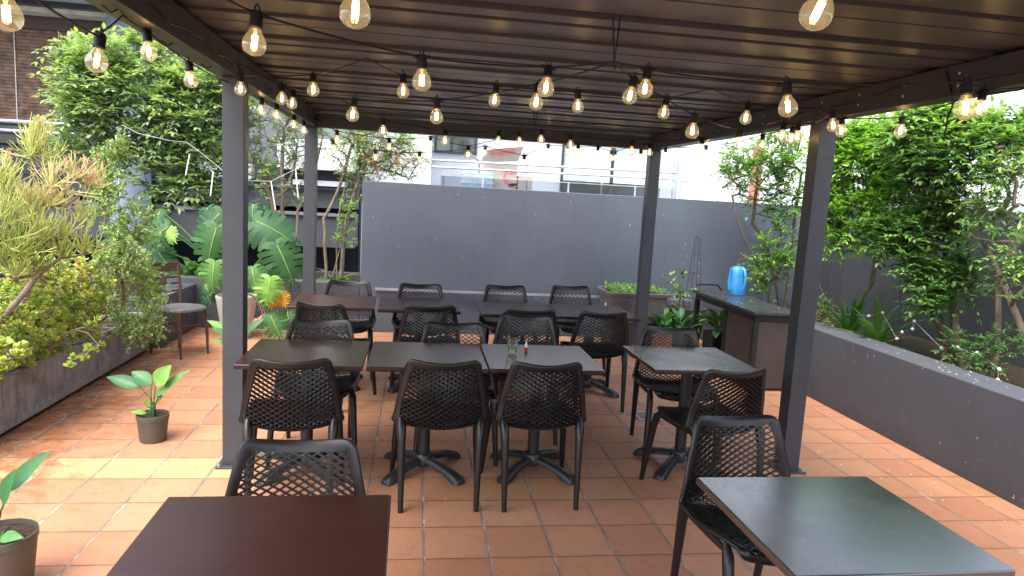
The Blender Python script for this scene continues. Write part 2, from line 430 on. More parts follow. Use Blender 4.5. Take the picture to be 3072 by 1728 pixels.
# ------------------------------------------------------------------ left building (charcoal, with blinds and column)
LB = thing('charcoal_building', 'charcoal building with timber blinds and dark undercroft behind the left trees', 'building', (-5, 11, 0))
def part(m, name, mat, parent, bevel=0, smooth=False):
    """mesh given in world coordinates, parented keeping its place"""
    o = m.build(name, mat, None, bevel=bevel, smooth=smooth)
    o.parent = parent; o.matrix_parent_inverse = Matrix.Translation(parent.location).inverted() if parent.rotation_euler.z == 0 else parent.matrix_world.inverted()
    return o
part(MB().box(-14, -.95, 11.0, 11.6, .72, 1.20).box(-14, -.95, 11.2, 11.7, 1.32, 1.60).box(-14, -4.7, 11.1, 11.6, 1.64, 2.0).box(-4.7, -.95, 11.25, 11.8, 1.66, 1.95), 'wall', M['facade'], LB)
part(MB().box(-14, -.95, 10.96, 11.62, 1.202, 1.24).box(-14, -.95, 11.16, 11.72, 1.602, 1.64), 'ledge', M['facade_light'], LB)
part(MB().box(-14, -.95, 11.9, 12.3, 0, 6), 'undercroft_shade', M['void'], LB)  # near-black slab, the undercroft's shade put into its colour
part(MB().box(-4.6, -1.0, 11.5, 11.85, 1.95, 6), 'upper_wall', M['facade_light'], LB)
bl = MB()
for i in range(26):
    z = 2.36 + i * .0485
    bl.box(-8.5, -4.36, 10.93, 10.955, z, z + .043, Matrix.Translation((0, 0, 0)))
part(bl, 'blind', simple('brown_timber_slats', (.15, .085, .055), .55, .3, var=.3, scale=9), LB)
bc = MB()
for x in (-5.68, -5.1, -4.62): bc.tube([(x, 10.915, 2.36), (x, 10.915, 3.62)], .006, 5)
part(bc, 'blind_cord', M['paper'], LB)
part(MB().box(-8.5, -4.35, 10.9, 11.0, 3.62, 3.80), 'blind_box', simple('dark_brown_pelmet', (.05, .03, .022), .5), LB)
part(MB().box(-9, -4.2, 10.6, 11.1, 3.802, 3.86), 'eave_trim', simple('cream_trim', (.62, .58, .48), .6), LB)
part(MB().box(-9, -3.9, 10.5, 11.1, 3.862, 3.93), 'gutter', M['darkframe'], LB)
part(MB().box(-9, -3.5, 9.6, 11.2, 3.932, 4.6), 'soffit', M['grey_white'], LB)
part(MB().tube([(-8.5, 10.75, 2.30), (-4.4, 10.75, 2.33)], .03, 8).tube([(-8.5, 10.75, 2.17), (-4.4, 10.75, 2.20)], .025, 8), 'balcony_rail', M['rail'], LB)
part(MB().box(-8.5, -4.5, 11.02, 11.08, 2.02, 2.33), 'window', M['winglass'], LB)
part(MB().lathe([(.27, 0), (.27, 4.9)], (-4.12, 10.75, 0), 28), 'column', wallmat('blue_grey_column', (.24, .28, .35), .6, specks=False), LB, smooth=True)
for (x0, x1, z0, z1, k) in ((-2.12, -1.58, 1.88, 2.34, 'grey_white'), (-1.56, -.98, 1.9, 2.36, 'white')):
    part(MB().box(x0, x1, 10.95, 11.3, z0, z1), 'panel', M[k], LB, bevel=.01)
part(MB().box(-3.35, -2.5, 11.0, 11.25, 1.7, 1.93), 'panel', M['grey_white'], LB)
part(MB().box(-1.9, -1.1, 11.05, 11.2, 1.66, 1.74), 'panel', M['grey_white'], LB)

# ------------------------------------------------------------------ white building behind the high wall
WB = thing('white_building', 'white rendered building with balcony rails and dark framed windows beyond the wall', 'building', (2, 14, 0))
part(MB().box(-.95, .215, 12.4, 14.2, .55, 7), 'fin_wall', M['white'], WB)
part(MB().box(.22, 5.1, 14.3, 14.6, 0, 7), 'wall', M['grey_white'], WB)
part(MB().box(5.0, 19, 12.9, 14.0, 0, 4.6), 'wall', M['white'], WB)  # white wall, run on to the right as added backing for bright sky
part(MB().box(.22, 5.1, 12.45, 14.3, 1.25, 1.45), 'balcony_slab', M['grey_white'], WB)
r = MB()
for z in (2.225, 2.105):
    r.tube([(.22, 12.5, z), (4.76, 12.5, z + .035)], .022, 8)
r.tube([(4.72, 12.5, z), (5.0, 12.5, z + .02)], .02, 6)
part(r, 'handrail', M['rail'], WB, smooth=True)
for x in (.45, 1.95, 3.35, 4.45): part(MB().box(x - .012, x + .012, 12.488, 12.512, 1.45, 2.22), 'rail_post', M['rail'], WB)
for x in (1.15, 2.72, 3.98): part(MB().box(x - .015, x + .015, 12.46, 12.48, 1.45, 1.98), 'rail_post', M['rail'], WB)
part(MB().box(.4, 4.7, 12.466, 12.474, 1.5, 1.96), 'balustrade_panel', M['balglass'], WB)
part(MB().box(.4, 4.7, 12.462, 12.478, 1.961, 1.975), 'panel_rail', M['rail'], WB)
wf = MB()
x0, x1, z0, z1 = .30, 1.16, 2.50, 3.6
for (a, b, c, d) in ((x0, x1, z0 - .05, z0), (x0, x0 + .05, z0, z1), (x1 - .05, x1, z0, z1), (x0 + .33, x0 + .37, z0, z1)):
    wf.box(a, b, 14.22, 14.29, c, d)
w_ = part(wf, 'window_frame', M['darkframe'], WB)
part(MB().box(x0 + .05, x1 - .05, 14.26, 14.285, z0, z1), 'window_pane', simple('dim_green_glass', (.10, .13, .12), .1, .6, var=.6, scale=1.5), WB)
wf = MB(); x0, x1, z0, z1 = 2.93, 4.92, 1.46, 3.7
for (a, b, c, d) in ((x0, x0 + .04, z0, z1), (x1 - .09, x1, z0, z1), (3.98, 4.04, z0, z1), (x0, x1, 2.02, 2.05)):
    wf.box(a, b, 14.2, 14.28, c, d)
part(wf, 'door_frame', M['darkframe'], WB)
part(MB().box(x0 + .04, x1 - .09, 14.25, 14.275, 2.05, z1), 'door_pane', M['palewin'], WB)
part(MB().box(x0 + .04, x1 - .09, 14.255, 14.275, z0, 2.02), 'lower_pane', M['winglass'], WB)
part(MB().tube([(4.86, 12.8, 1.4), (4.86, 12.8, 4.5)], .05, 8).tube([(4.99, 12.8, 1.4), (4.99, 12.8, 4.5)], .02, 8), 'downpipe', M['rail'], WB)
part(MB().box(6.42, 6.62, 12.84, 12.89, .5, 2.9), 'brick_trim', M['brick'], WB)
# boxes on the balcony
b = thing('cardboard_box', 'open brown cardboard box with red printing on the balcony', 'box', (1.45, 13.0, 1.45))
Mx = Matrix.Rotation(R(0), 4, 'Z')
MB().box(-.33, .36, -.2, .2, 0, .82).build('carton', M['card'], b)
MB().add([(-.33, -.2, .80), (.36, -.2, .86), (.42, -.42, 1.12), (-.25, -.44, 1.02)], [(0, 1, 2, 3)]).add([(.36, -.2, .82), (.36, .2, .82), (.52, .2, 1.08), (.52, -.2, 1.1)], [(0, 1, 2, 3)]).add([(-.33, -.2, .82), (-.33, .2, .82), (-.52, .2, .98), (-.52, -.2, .95)], [(0, 1, 2, 3)]).build('flap', M['card'], b, solid=.008)
m = MB(); m.add([(-.12, -.425, .99), (.27, -.432, 1.075), (.235, -.36, .995), (-.15, -.36, .93)], [(0, 1, 2, 3)]); m.build('red_print', M['cardred'], b, solid=.003); m = MB()
for a0 in range(10):
    t0, t1 = R(110 + a0 * 20), R(130 + a0 * 20)
    w0 = .055
    m.add([(.26 + .16 * math.cos(t0), -.204, .55 + .16 * math.sin(t0)), (.26 + .16 * math.cos(t1), -.204, .55 + .16 * math.sin(t1)), (.26 + .11 * math.cos(t1), -.204, .55 + .11 * math.sin(t1)), (.26 + .11 * math.cos(t0), -.204, .55 + .11 * math.sin(t0))], [(0, 1, 2, 3)])
m.add([(.2, -.204, .60), (.36, -.204, .64), (.36, -.204, .72), (.24, -.204, .70)], [(0, 1, 2, 3)])
m.add([(.2, -.204, .38), (.36, -.204, .36), (.36, -.204, .45), (.24, -.204, .47)], [(0, 1, 2, 3)])
m.build('red_print', M['cardred'], b, solid=.003)
b = thing('wrapped_carton', 'pale blue plastic wrapped carton standing behind the balcony rail', 'box', (1.05, 12.72, 1.45))
MB().box(-.28, .30, -.16, .16, 0, .60).build('carton', M['plasticwrap'], b, bevel=.02)
MB().box(-.285, .305, -.165, .165, .40, .43).build('tape', M['paper'], b)
b = tag(MB().box(1.83, 2.1, 12.75, 13.1, 1.45, 2.05).build('cardboard_box', M['card'], bevel=.008), 'plain tan cardboard box beside the open red-printed box', 'box')

# ------------------------------------------------------------------ pergola
PG = thing('pergola', 'dark brown metal pergola roof on four posts over the dining tables', 'pergola', (.7, 4, 0))
def pg(m, name, mat, **k): return part(m, name, mat, PG, **k)
PX0, PX1, PY1 = -1.115, 2.515, 7.2
for (x, y, z) in ((-1.078, 4.06, 2.228), (2.395, 3.975, 2.228), (-1.112, 7.085, 2.228), (2.40, 7.085, 2.228)):
    # post: a box with a pressed seam down its side
    m = MB().box(x, x + .114, y, y + .112, .012, z)
    o = pg(m, 'post', M['steel'], bevel=.003)
    q = MB().box(x - .03, x + .144, y - .045, y + .15, 0, .012).build('base_plate', M['steel'], bevel=.003)
    for (bx, by) in ((-.015, -.03), (.129, -.03), (-.015, .135), (.129, .135)): pass
    q.parent = o
    MB_ = MB()
    for (bx, by) in ((-.012, -.028), (.126, -.028), (-.012, .133), (.126, .133)): MB_.lathe([(.0001, .026), (.008, .026), (.009, .012)], (x + bx, y + by, 0), 6)
    bb = MB_.build('bolt', M['rail']); bb.parent = o
pg(MB().box(PX0, -1.0, -.8, PY1, 2.23, 2.372), 'side_beam', M['beam'], bevel=.004)
pg(MB().box(2.405, PX1, -.8, PY1, 2.23, 2.372), 'side_beam', M['beam'], bevel=.004)
pg(MB().box(-.998, 2.403, PY1 - .112, PY1, 2.232, 2.366), 'rear_beam', M['beam'], bevel=.004)
pg(MB().box(PX0 - .03, PX0 - .003, -.8, PY1 + .05, 2.30, 2.46).box(PX1 + .003, PX1 + .03, -.8, PY1 + .05, 2.30, 2.46), 'fascia', M['steel'], bevel=.004)
# roof deck, grooves run across the terrace
rf = MB(); y = -.8; edges = []
slots = []
k = -9
while True:
    ya = 2.735 + .463 * k
    if ya > PY1: break
    w = .05 if k % 2 == 0 else .016
    for yy in (ya, ya + .155):
        if -.7 < yy < PY1 - .15: slots.append((yy - w / 2, yy + w / 2))
    if -.7 < ya + .30 < PY1 - .15: slots.append((ya + .305, ya + .312))
    k += 1
prev = -.8
ZR = 2.375
def strip(a, b, z):
    rf.box(-1.11, 2.51, a, b, z, z + .05, None)
for i, (a, b_) in enumerate(slots):
    dz = .012 if i % 3 == 1 else 0
    rf.box(-1.11, 2.51, prev, a, ZR + dz, 2.45)
    prev = b_
rf.box(-1.11, 2.51, prev, PY1, ZR, 2.45)
pg(rf, 'roof_deck', M['roof'], bevel=.002)
pg(MB().box(-1.11, 2.51, -.8, PY1, 2.452, 2.49), 'roof_sheet', M['roofgap'])
# bolt heads on the right beam
m = MB()
for i in range(14):
    for z in (2.275, 2.33):
        m.lathe([(.0001, .004), (.006, .003), (.008, 0)], (2.404, 2.2 + i * .36, z), 6, Matrix.Rotation(R(-90), 4, 'Y'))
pg(m, 'rivets', M['rail'])

# ------------------------------------------------------------------ planters at left
def planter_box(y0, y1, label):
    t = thing('concrete_planter', label, 'planter', (-2.75, (y0 + y1) / 2, 0), group='grey concrete trough planters')
    h = (y1 - y0) / 2 - .004; m = MB()
    W = .25; th = .035; H = .372
    m.box(W - th, W, -h, h, .03, H).box(-W, -W + th, -h, h, .03, H).box(-W + th, W - th, -h, -h + th, .03, H).box(-W + th, W - th, h - th, h, .03, H).box(-W + th, W - th, -h + th, h - th, .03, .06)
    m.build('trough', M['concrete'], t, bevel=.006)
    s = MB(); n = 10
    for i in range(n):
        for j in range(4):
            pass
    MB().box(-W + th, W - th, -h + th, h - th, .06, .31).build('soil', M['soil'], t)
    MB().box(-W + .03, W - .03, -h + .02, -h + .1, 0, .03).box(-W + .03, W - .03, h - .1, h - .02, 0, .03).build('foot', M['blackpaint'], t)
    return t
planter_box(2.10, 3.36, 'nearest stained concrete trough at the lower left edge')
planter_box(3.36, 4.60, 'stained concrete trough holding thick stems of the jade plant')
planter_box(4.60, 5.83, 'stained concrete trough under the overhanging jade branches')
planter_box(5.83, 6.92, 'farthest concrete trough, beside the old wooden chair, with trailing small-leaved plant')

# floor drain
t = thing('floor_drain', 'square metal floor drain grate set in the orange tiles', 'drain', (1.86, 5.065, .004))
MB().box(-.1, .1, -.105, -.085, 0, .006).box(-.1, .1, .085, .105, 0, .006).box(-.1, -.08, -.085, .085, 0, .006).box(.08, .1, -.085, .085, 0, .006).build('frame', M['drain'], t)
m = MB()
for i in range(8): m.box(-.074 + i * .0195, -.064 + i * .0195, -.085, .085, 0, .005)
m.build('grate', M['drain'], t)
MB().box(-.08, .08, -.085, .085, -.001, .001).build('sump_shade', M['void'], t)  # flat near-black plate paints the shade below the grate

# ------------------------------------------------------------------ tables
def cross_base(t):
    cx = MB().lathe([(.0001, .03), (.036, .03), (.036, .68), (.0001, .68)], (0, 0, 0), 20)
    MB.build(cx, 'column', M['iron'], t, smooth=True)
    m = MB()
    for k in range(4):
        Mr = Matrix.Rotation(R(45 + 90 * k), 4, 'Z')
        prof = [(.02, .100, .034), (.06, .096, .033), (.12, .086, .031), (.18, .073, .031), (.235, .060, .034), (.275, .046, .037), (.305, .028, .035), (.312, .012, .03)]
        vs = []
        for (r_, z, w) in prof:
            zb = max(.0, z - .045) if r_ < .24 else 0.0
            zb = z - .035 if r_ < .2 else (.012 if r_ < .25 else 0)
            vs += [V((r_, -w, zb)), V((r_, -w * .95, z - .012)), V((r_, -w * .55, z)), V((r_, w * .55, z)), V((r_, w * .95, z - .012)), V((r_, w, zb))]
        vs = [Mr @ p for p in vs]
        fs = []
        for i in range(len(prof) - 1):
            for j in range(6): fs.append((i * 6 + j, i * 6 + (j + 1) % 6, (i + 1) * 6 + (j + 1) % 6, (i + 1) * 6 + j))
        fs.append(tuple(range(5, -1, -1))); fs.append(tuple(6 * (len(prof) - 1) + j for j in range(6)))
        m.add(vs, fs)
    m.lathe([(.0001, .112), (.05, .112), (.06, .10), (.06, .055)], (0, 0, 0), 20)
    m.build('cross_base', M['iron'], t, smooth=True, angle=50)
def make_table(label, mat, w=.665, d=.65, group=None):
    t = thing('cafe_table', label, 'table', group=group)
    MB().box(-w / 2, w / 2, -d / 2, d / 2, .688, .715).build('tabletop', mat, t, bevel=.007, segs=3)
    MB().box(-.17, .17, -.17, .17, .676, .687).build('mounting_plate', M['iron'], t)
    cross_base(t)
    return t
TG = 'dark cafe tables under the pergola'
tabs = [
 (-.592, 4.009, 0, 'top_far', 'middle row table at the left end, touching the front left post'),
 (.092, 4.011, 0, 'top_far', 'middle row table between the left end table and the one with the glass'),
 (.762, 4.02, 0, 'top_far', 'middle row table carrying the water glass and small bottle'),
 (1.735, 4.075, .5, 'top_lone', 'worn table standing alone right of the middle row by the right post'),
 (-.655, 5.87, 1.5, 'top_red', 'back row table at the left end near the monstera'),
 (.045, 5.85, 1.0, 'top_far', 'back row table second from the left end'),
 (.875, 5.78, 1.5, 'top_far', 'back row table second from the right end, after the gap'),
 (1.545, 5.785, .5, 'top_far', 'back row table at the right end near the grey trough'),
 (-.377, 1.772, .5, 'top_red', 'nearest mahogany brown table at the bottom left foreground'),
 (1.352, 1.905, .5, 'top_worn', 'nearest table at the right with worn glossy top reflecting the sky')]
protos = {}
for (x, y, a, mk_, lab) in tabs:
    if mk_ not in protos:
        o = make_table(lab, M[mk_], group=TG); protos[mk_] = o
    else:
        o = copy_tree(protos[mk_]); o['label'] = lab
    o.location = (x, y, 0); o.rotation_euler.z = R(a)

# tumbler and bottle
t = thing('drinking_glass', 'half full water tumbler standing on the middle row table', 'glass', (.603, 4.05, .7155))
m = MB(); n = 36
prof = [(.0001, .0005), (.024, .0005), (.0265, .006), (.027, .03), (.0285, .05), (.033, .056), (.0345, .062), (.0355, .10), (.0345, .10), (.0335, .062), (.026, .054), (.025, .012), (.0001, .010)]
m.lathe(prof, n=n)
m.build('tumbler', M['tumbler'], t, smooth=True)
MB().lathe([(.0001, .0115), (.0245, .0125), (.0252, .05), (.0001, .05)], n=n).build('water', M['water'], t, smooth=True)
t = thing('small_bottle', 'tiny bottle with red bottom and pale tip beside the tumbler', 'bottle', (.704, 4.15, .7155))
MB().lathe([(.0001, 0), (.009, 0), (.0095, .004), (.0095, .026), (.0001, .026)], n=16).build('bottle_body', M['bottle_red'], t, smooth=True)
MB().lathe([(.0095, .0262), (.0095, .042), (.006, .05), (.0045, .052), (.0035, .068), (.0001, .07)], n=16).build('nozzle', M['bottle_clear'], t, smooth=True)

# ------------------------------------------------------------------ the perforated resin chair
PROF = [(.262, .412), (.255, .436), (.235, .449), (.19, .452), (.12, .446), (.04, .436), (-.04, .424), (-.10, .417), (-.150, .418), (-.188, .440), (-.205, .485), (-.208, .57), (-.215, .63), (-.222, .69), (-.231, .75), (-.243, .815)]
PW = [.150, .185, .205, .224, .236, .246, .252, .256, .256, .253, .246, .236, .224, .211, .198, .183]
_cum = [0]
for i in range(1, len(PROF)): _cum.append(_cum[-1] + math.hypot(PROF[i][0] - PROF[i - 1][0], PROF[i][1] - PROF[i - 1][1]))
SL = _cum[-1]
def cr_interp(arr, s):
    for i in range(len(_cum) - 1):
        if s <= _cum[i + 1] or i == len(_cum) - 2:
            t = (s - _cum[i]) / (_cum[i + 1] - _cum[i]); break
    g_ = lambda j: arr[max(0, min(len(arr) - 1, j))]
    p0, p1, p2, p3 = g_(i - 1), g_(i), g_(i + 1), g_(i + 2)
    return .5 * ((2 * p1) + (-p0 + p2) * t + (2 * p0 - 5 * p1 + 4 * p2 - p3) * t * t + (-p0 + 3 * p1 - 3 * p2 + p3) * t ** 3)
PYs = [p[0] for p in PROF]; PZs = [p[1] for p in PROF]
S_BEND = _cum[9]
def surf(a, s):
    """a metric across (m), s metric along profile"""
    y = cr_interp(PYs, s); z = cr_interp(PZs, s); w = cr_interp(PW, s)
    u = a / w
    k = max(0, min(1, (s - S_BEND + .08) / .22)); k = k * k * (3 - 2 * k)      # 0 seat .. 1 back
    topk = max(0, min(1, (s - (SL - .12)) / .12))
    # seat edges lift, back edges wrap forward
    bendb = math.exp(-((s - S_BEND - .02) / .10) ** 2)
    y += k * u * u * (.052 - .012 * topk) + u * u * bendb * .030
    z += (1 - k) * u * u * .022 + u * u * math.exp(-((s - S_BEND + .07) / .09) ** 2) * .030
    # top edge dips at the middle
    z += -.022 * topk * topk * (1 - u * u) * 1.0
    if s < .10: z -= (1 - s / .10) * .01 * u * u; y -= (1 - s / .10) * .02 * u * u
    return V((a, y, z))
def snorm(a, s):
    e = .004
    du = surf(a + e, s) - surf(a - e, s); ds = surf(a, min(SL, s + e)) - surf(a, max(0, s - e))
    n = du.cross(ds)
    return n.normalized()
def rim_path():
    """closed outline in (a, s)"""
    pts = []
    rc = .055
    wT = cr_interp(PW, SL); n = 28
    right = [(cr_interp(PW, .05 + (SL - rc - .05) * i / n), .05 + (SL - rc - .05) * i / n) for i in range(n + 1)]
    w1 = right[-1][0]
    for i in range(1, 8):
        an = R(90 * i / 8); right.append((w1 - rc + rc * math.cos(an) - (w1 - wT) * .5 * i / 8, SL - rc + rc * math.sin(an)))
    top = []
    x1 = right[-1][0]
    for i in range(1, 14): top.append((x1 - 2 * x1 * i / 14, SL))
    left = [(-a, s) for a, s in reversed(right)]
    w0 = right[0][0]; bot = []
    for i in range(1, 6):
        an = R(90 * i / 6); bot.append((-(w0 - .05 + .05 * math.cos(an)), .05 - .05 * math.sin(an)))
    for i in range(0, 9): bot.append((-(w0 - .05) + 2 * (w0 - .05) * i / 8, 0))
    for i in range(1, 6):
        an = R(90 * i / 6); bot.append((w0 - .05 + .05 * math.sin(an), .05 - .05 * math.cos(an)))
    return right + top + left + bot
RIM = rim_path()
def frame_mesh():
    m = MB(); n = len(RIM); vs = []
    for i, (a, s) in enumerate(RIM):
        p = surf(a, s); nn = snorm(a * .98, min(max(s, .004), SL - .004))
        a2, s2 = RIM[(i + 1) % n]; a0, s0 = RIM[(i - 1) % n]
        t = surf(a2, s2) - surf(a0, s0); t.normalize()
        inw = nn.cross(t); inw.normalize()
        cen = surf(0, min(max(s, .12), SL - .12))
        if inw.dot(cen - p) < 0: inw.negate()
        W = .031 if s > S_BEND else .028
        if s > SL - .06: W = .038
        T = .0085
        ring = [p + nn * T * .9 - inw * .001, p + nn * T + inw * W * .5, p + nn * T * .75 + inw * W, p - nn * T * .75 + inw * W, p - nn * T + inw * W * .5, p - nn * T * .9 - inw * .001, p - nn * T * .4 - inw * .0045, p + nn * T * .4 - inw * .0045]
        vs += ring
    fs = []
    for i in range(n):
        for j in range(8):
            fs.append((i * 8 + j, i * 8 + (j + 1) % 8, ((i + 1) % n) * 8 + (j + 1) % 8, ((i + 1) % n) * 8 + j))
    return m.add(vs, fs)
def inside(a, s):
    if s < .022 or s > SL - .030: return False
    w = cr_interp(PW, s) - .023
    if abs(a) > w: return False
    if s > SL - .06:
        w1 = cr_interp(PW, SL - .055); da = abs(a) - (w1 - .06); ds = s - (SL - .06)
        if da > 0 and math.hypot(da, ds) > .036: return False
    if s < .05 and abs(a) > cr_interp(PW, .05) - .05 + math.sqrt(max(0, .04 ** 2 - (.05 - s) ** 2)): return False
    return True
def lattice(s0, s1, sp=.0268, depth=.0105, wid=.0024):
    m = MB()
    for sg in (-1, 1):
        ang = R(32) * sg
        dx, dy = math.cos(ang), math.sin(ang)           # along bar in (a, s)
        nx, ny = -dy, dx
        K = int(1.0 / sp) + 2
        for k in range(-K, K):
            run = []
            L = 1.0; st = .0125
            for q in range(int(2 * L / st) + 1):
                tt = -L + q * st
                a = nx * k * sp * .82 + dx * tt; s = ny * k * sp * .82 + dy * tt + SL / 2
                # gentle fan: bars bow outwards
                a *= 1.0
                if inside(a, s) and s0 - .004 <= s <= s1 + .004:
                    run.append((a, s))
                else:
                    if len(run) > 1: emit(m, run, depth, wid)
                    run = []
            if len(run) > 1: emit(m, run, depth, wid)
    return m
def emit(m, run, depth, wid):
    vs = []
    for i, (a, s) in enumerate(run):
        p = surf(a, s); nn = snorm(a, s)
        q = surf(*run[min(i + 1, len(run) - 1)]) - surf(*run[max(i - 1, 0)])
        b = nn.cross(q); b.normalize()
        vs += [p + nn * depth * .62 + b * wid * .6, p - nn * depth + b * wid, p - nn * depth - b * wid, p + nn * depth * .62 - b * wid * .6]
    k = len(run); fs = []
    for i in range(k - 1):
        for j in range(4): fs.append((i * 4 + j, i * 4 + (j + 1) % 4, (i + 1) * 4 + (j + 1) % 4, (i + 1) * 4 + j))
    m.add(vs, fs)
def make_chair():
    t = thing('perforated_chair', 'x', 'chair', group='black perforated resin chairs')
    # bars lean toward the back face (normal sign)
    lattice(.0, S_BEND).build('seat', M['plastic'], t)
    lattice(S_BEND, SL).build('backrest', M['plastic'], t)
    frame_mesh().build('frame', M['plastic'], t, smooth=True, angle=50)
    def leg(pts, rad):
        MB().tube(pts, rad, 10, sq=(1, 1.12)).build('leg', M['plastic'], t, smooth=True)
    for s in (-1, 1):
        leg([(s * .212, -.150, .478), (s * .208, -.183, .44), (s * .204, -.205, .37), (s * .201, -.226, .2), (s * .198, -.25, 0)], [.018, .026, .0215, .018, .014])
        leg([(s * .216, .165, .455), (s * .224, .200, .42), (s * .229, .222, .36), (s * .241, .25, .18), (s * .252, .275, 0)], [.014, .022, .021, .018, .0135])
    # seat side rails linking the legs under the rim
    for s in (-1, 1): MB().tube([(s * .222, .20, .436), (s * .236, .08, .446), (s * .240, -.06, .452), (s * .212, -.172, .445)], [.009, .010, .011, .012], 8, sq=(1, 1.6)).build('side_rail', M['plastic'], t, smooth=True)
    return t
ch0 = make_chair()
chairs = [
 ((-.5865, 3.421), 5, 0, 'near side chair of the middle row, backed against the front left post'),
 ((.169, 3.458), 1, 0, 'near side chair at the centre of the middle row, between two others'),
 ((.715, 3.462), 2.5, 0, 'near side chair in front of the table with the water glass'),
 ((-.59, 4.548), 3, 1, 'far side chair of the left end middle row table, facing the camera'),
 ((.273, 4.584), 2, 1, 'far side chair facing the camera behind the central middle row table'),
 ((.836, 4.997), -10, 1, 'tilted far side chair facing the camera right behind the water glass'),
 ((-.70, 5.16), -20, 0, 'skewed chair with its back to the camera at the left back row table'),
 ((.135, 5.21), 5, 0, 'chair backing the camera at the second back row table from the left'),
 ((.90, 5.17), -5, 0, 'nearly hidden chair backing the camera behind the tilted one'),
 ((1.491, 5.165), 4, 0, 'chair with its back to the camera at the right end back row table'),
 ((-.598, 6.49), 1, 1, 'wall side chair at the left end of the back row'),
 ((.057, 6.49), 3, 1, 'wall side chair second from the left along the high grey wall'),
 ((.873, 6.61), 3, 1, 'wall side chair third from the left along the high grey wall'),
 ((1.553, 6.765), 4, 1, 'wall side chair nearest the grey trough of herbs'),
 ((1.799, 4.635), -3, 1, 'far side chair facing the camera at the lone right table'),
 ((1.755, 3.40), 10, 0, 'chair backing the camera at the lone right table, beside the right post'),
 ((-.368, 2.356), 1, 1, 'nearest chair tucked under the mahogany foreground table'),
 ((1.349, 2.662), 4, 1, 'nearest right chair tucked under the glossy worn table'),
]
for i, (bm_, ang, flip, lab) in enumerate(chairs):
    o = ch0 if i == 0 else copy_tree(ch0)
    r_ = R(ang + (180 if flip else 0))
    fw = V((-math.sin(r_), math.cos(r_), 0))
    p = V((bm_[0], bm_[1], 0)) + fw * .245
    o.location = p; o.rotation_euler.z = r_; o['label'] = lab

# ------------------------------------------------------------------ old wooden chair
wm = wood_mat('weathered_brown_wood', (.035, .017, .012), (.12, .065, .045), .6, .3, .05, (1, 6, 6))
wseat = wood_mat('grey_worn_seat', (.05, .045, .045), (.20, .19, .19), .45, .5, .1)
t = thing('wooden_chair', 'old brown bentwood chair with greyed seat beside the planter troughs', 'chair', (-2.175, 6.80, 0), R(-121.5))
m = MB(); n = 40; ring = []
for j in range(n):
    a = 2 * math.pi * j / n
    x = .205 * math.copysign(abs(math.cos(a)) ** .8, math.cos(a)); y_ = .20 * math.copysign(abs(math.sin(a)) ** .8, math.sin(a))
    if y_ < 0: x *= .9
    ring.append((x, y_))
m.add([(x, y_, z) for z in (.435, .452, .462) for (x, y_) in (ring if z != .462 else [(a * .96, b * .96) for a, b in ring])], [(i * n + j, i * n + (j + 1) % n, (i + 1) * n + (j + 1) % n, (i + 1) * n + j) for i in range(2) for j in range(n)] + [tuple(range(2 * n, 3 * n)), tuple(range(n - 1, -1, -1))])
m.build('seat', wseat, t, smooth=True, angle=50)
for sx in (-1, 1):
    MB().tube([(sx * .15, .14, .436), (sx * .155, .16, .2), (sx * .155, .17, 0)], [.024, .02, .013], 4).build('leg', wm, t)
    MB().tube([(sx * .16, -.22, 0), (sx * .15, -.18, .3), (sx * .15, -.17, .45), (sx * .155, -.20, .65), (sx * .16, -.235, .86)], [.014, .018, .019, .016, .014], 6).build('leg', wm, t, smooth=True)
m = MB()
for sx in (-1, 1): m.tube([(sx * .155, .15, .26), (sx * .155, -.19, .24)], .010, 6)
m.tube([(-.155, .155, .30), (.155, .155, .30)], .009, 6).tube([(-.155, -.19, .27), (.155, -.19, .27)], .009, 6)
m.build('stretcher', wm, t)
def barc(z0, z1, th=.012, y0=-.2):
    m = MB(); k = 9; vs = []
    for i in range(k):
        x = -.175 + .35 * i / (k - 1); yy = y0 - .03 * (1 - (x / .175) ** 2)
        vs += [(x, yy, z0), (x, yy, z1), (x, yy - th, z1), (x, yy - th, z0)]
    fs = [(i * 4 + j, i * 4 + (j + 1) % 4, (i + 1) * 4 + (j + 1) % 4, (i + 1) * 4 + j) for i in range(k - 1) for j in range(4)] + [(3, 2, 1, 0), (4 * k - 4, 4 * k - 3, 4 * k - 2, 4 * k - 1)]
    return m.add(vs, fs)
barc(.77, .855, .016, -.215).build('top_rail', wm, t)
for z in (.57, .64, .70): barc(z, z + .018, .01, -.195 - (z - .57) * .2).build('back_slat', wm, t)

# ------------------------------------------------------------------ side counter at right
t = thing('side_counter', 'weathered dark side counter with brown panels beside the low wall', 'counter', (3.3, 6.5, 0))
def cpt(m, name, mat, **k): return part(m, name, mat, t, **k)
cpt(MB().box(3.06, 3.53, 5.79, 7.25, .722, .75), 'countertop', M['counter_top'], bevel=.004)
cpt(MB().box(3.09, 3.50, 5.83, 5.86, .66, .72).box(3.09, 3.12, 5.862, 7.2, .66, .72).box(3.47, 3.50, 5.862, 7.2, .66, .72), 'apron', M['blackpaint'])
for (x, y_) in ((3.085, 5.825), (3.46, 5.825), (3.085, 6.42), (3.46, 6.42), (3.085, 7.17), (3.46, 7.17)):
    cpt(MB().box(x, x + .045, y_, y_ + .045, 0, .659), 'leg', M['blackpaint'])
cpt(MB().box(3.135, 3.455, 5.84, 5.86, .03, .655), 'front_panel', M['counter_panel'])
cpt(MB().box(3.098, 3.118, 5.875, 6.415, .03, .655).box(3.122, 3.455, 6.39, 6.41, .03, .655), 'side_panel', M['counter_panel'])
cpt(MB().tube([(3.07, 7.1, .752), (3.07, 7.13, .80), (3.09, 7.2, .815), (3.2, 7.235, .815), (3.35, 7.24, .812), (3.40, 7.24, .755)], .011, 8), 'hoop_rail', M['blackpaint'], smooth=True)

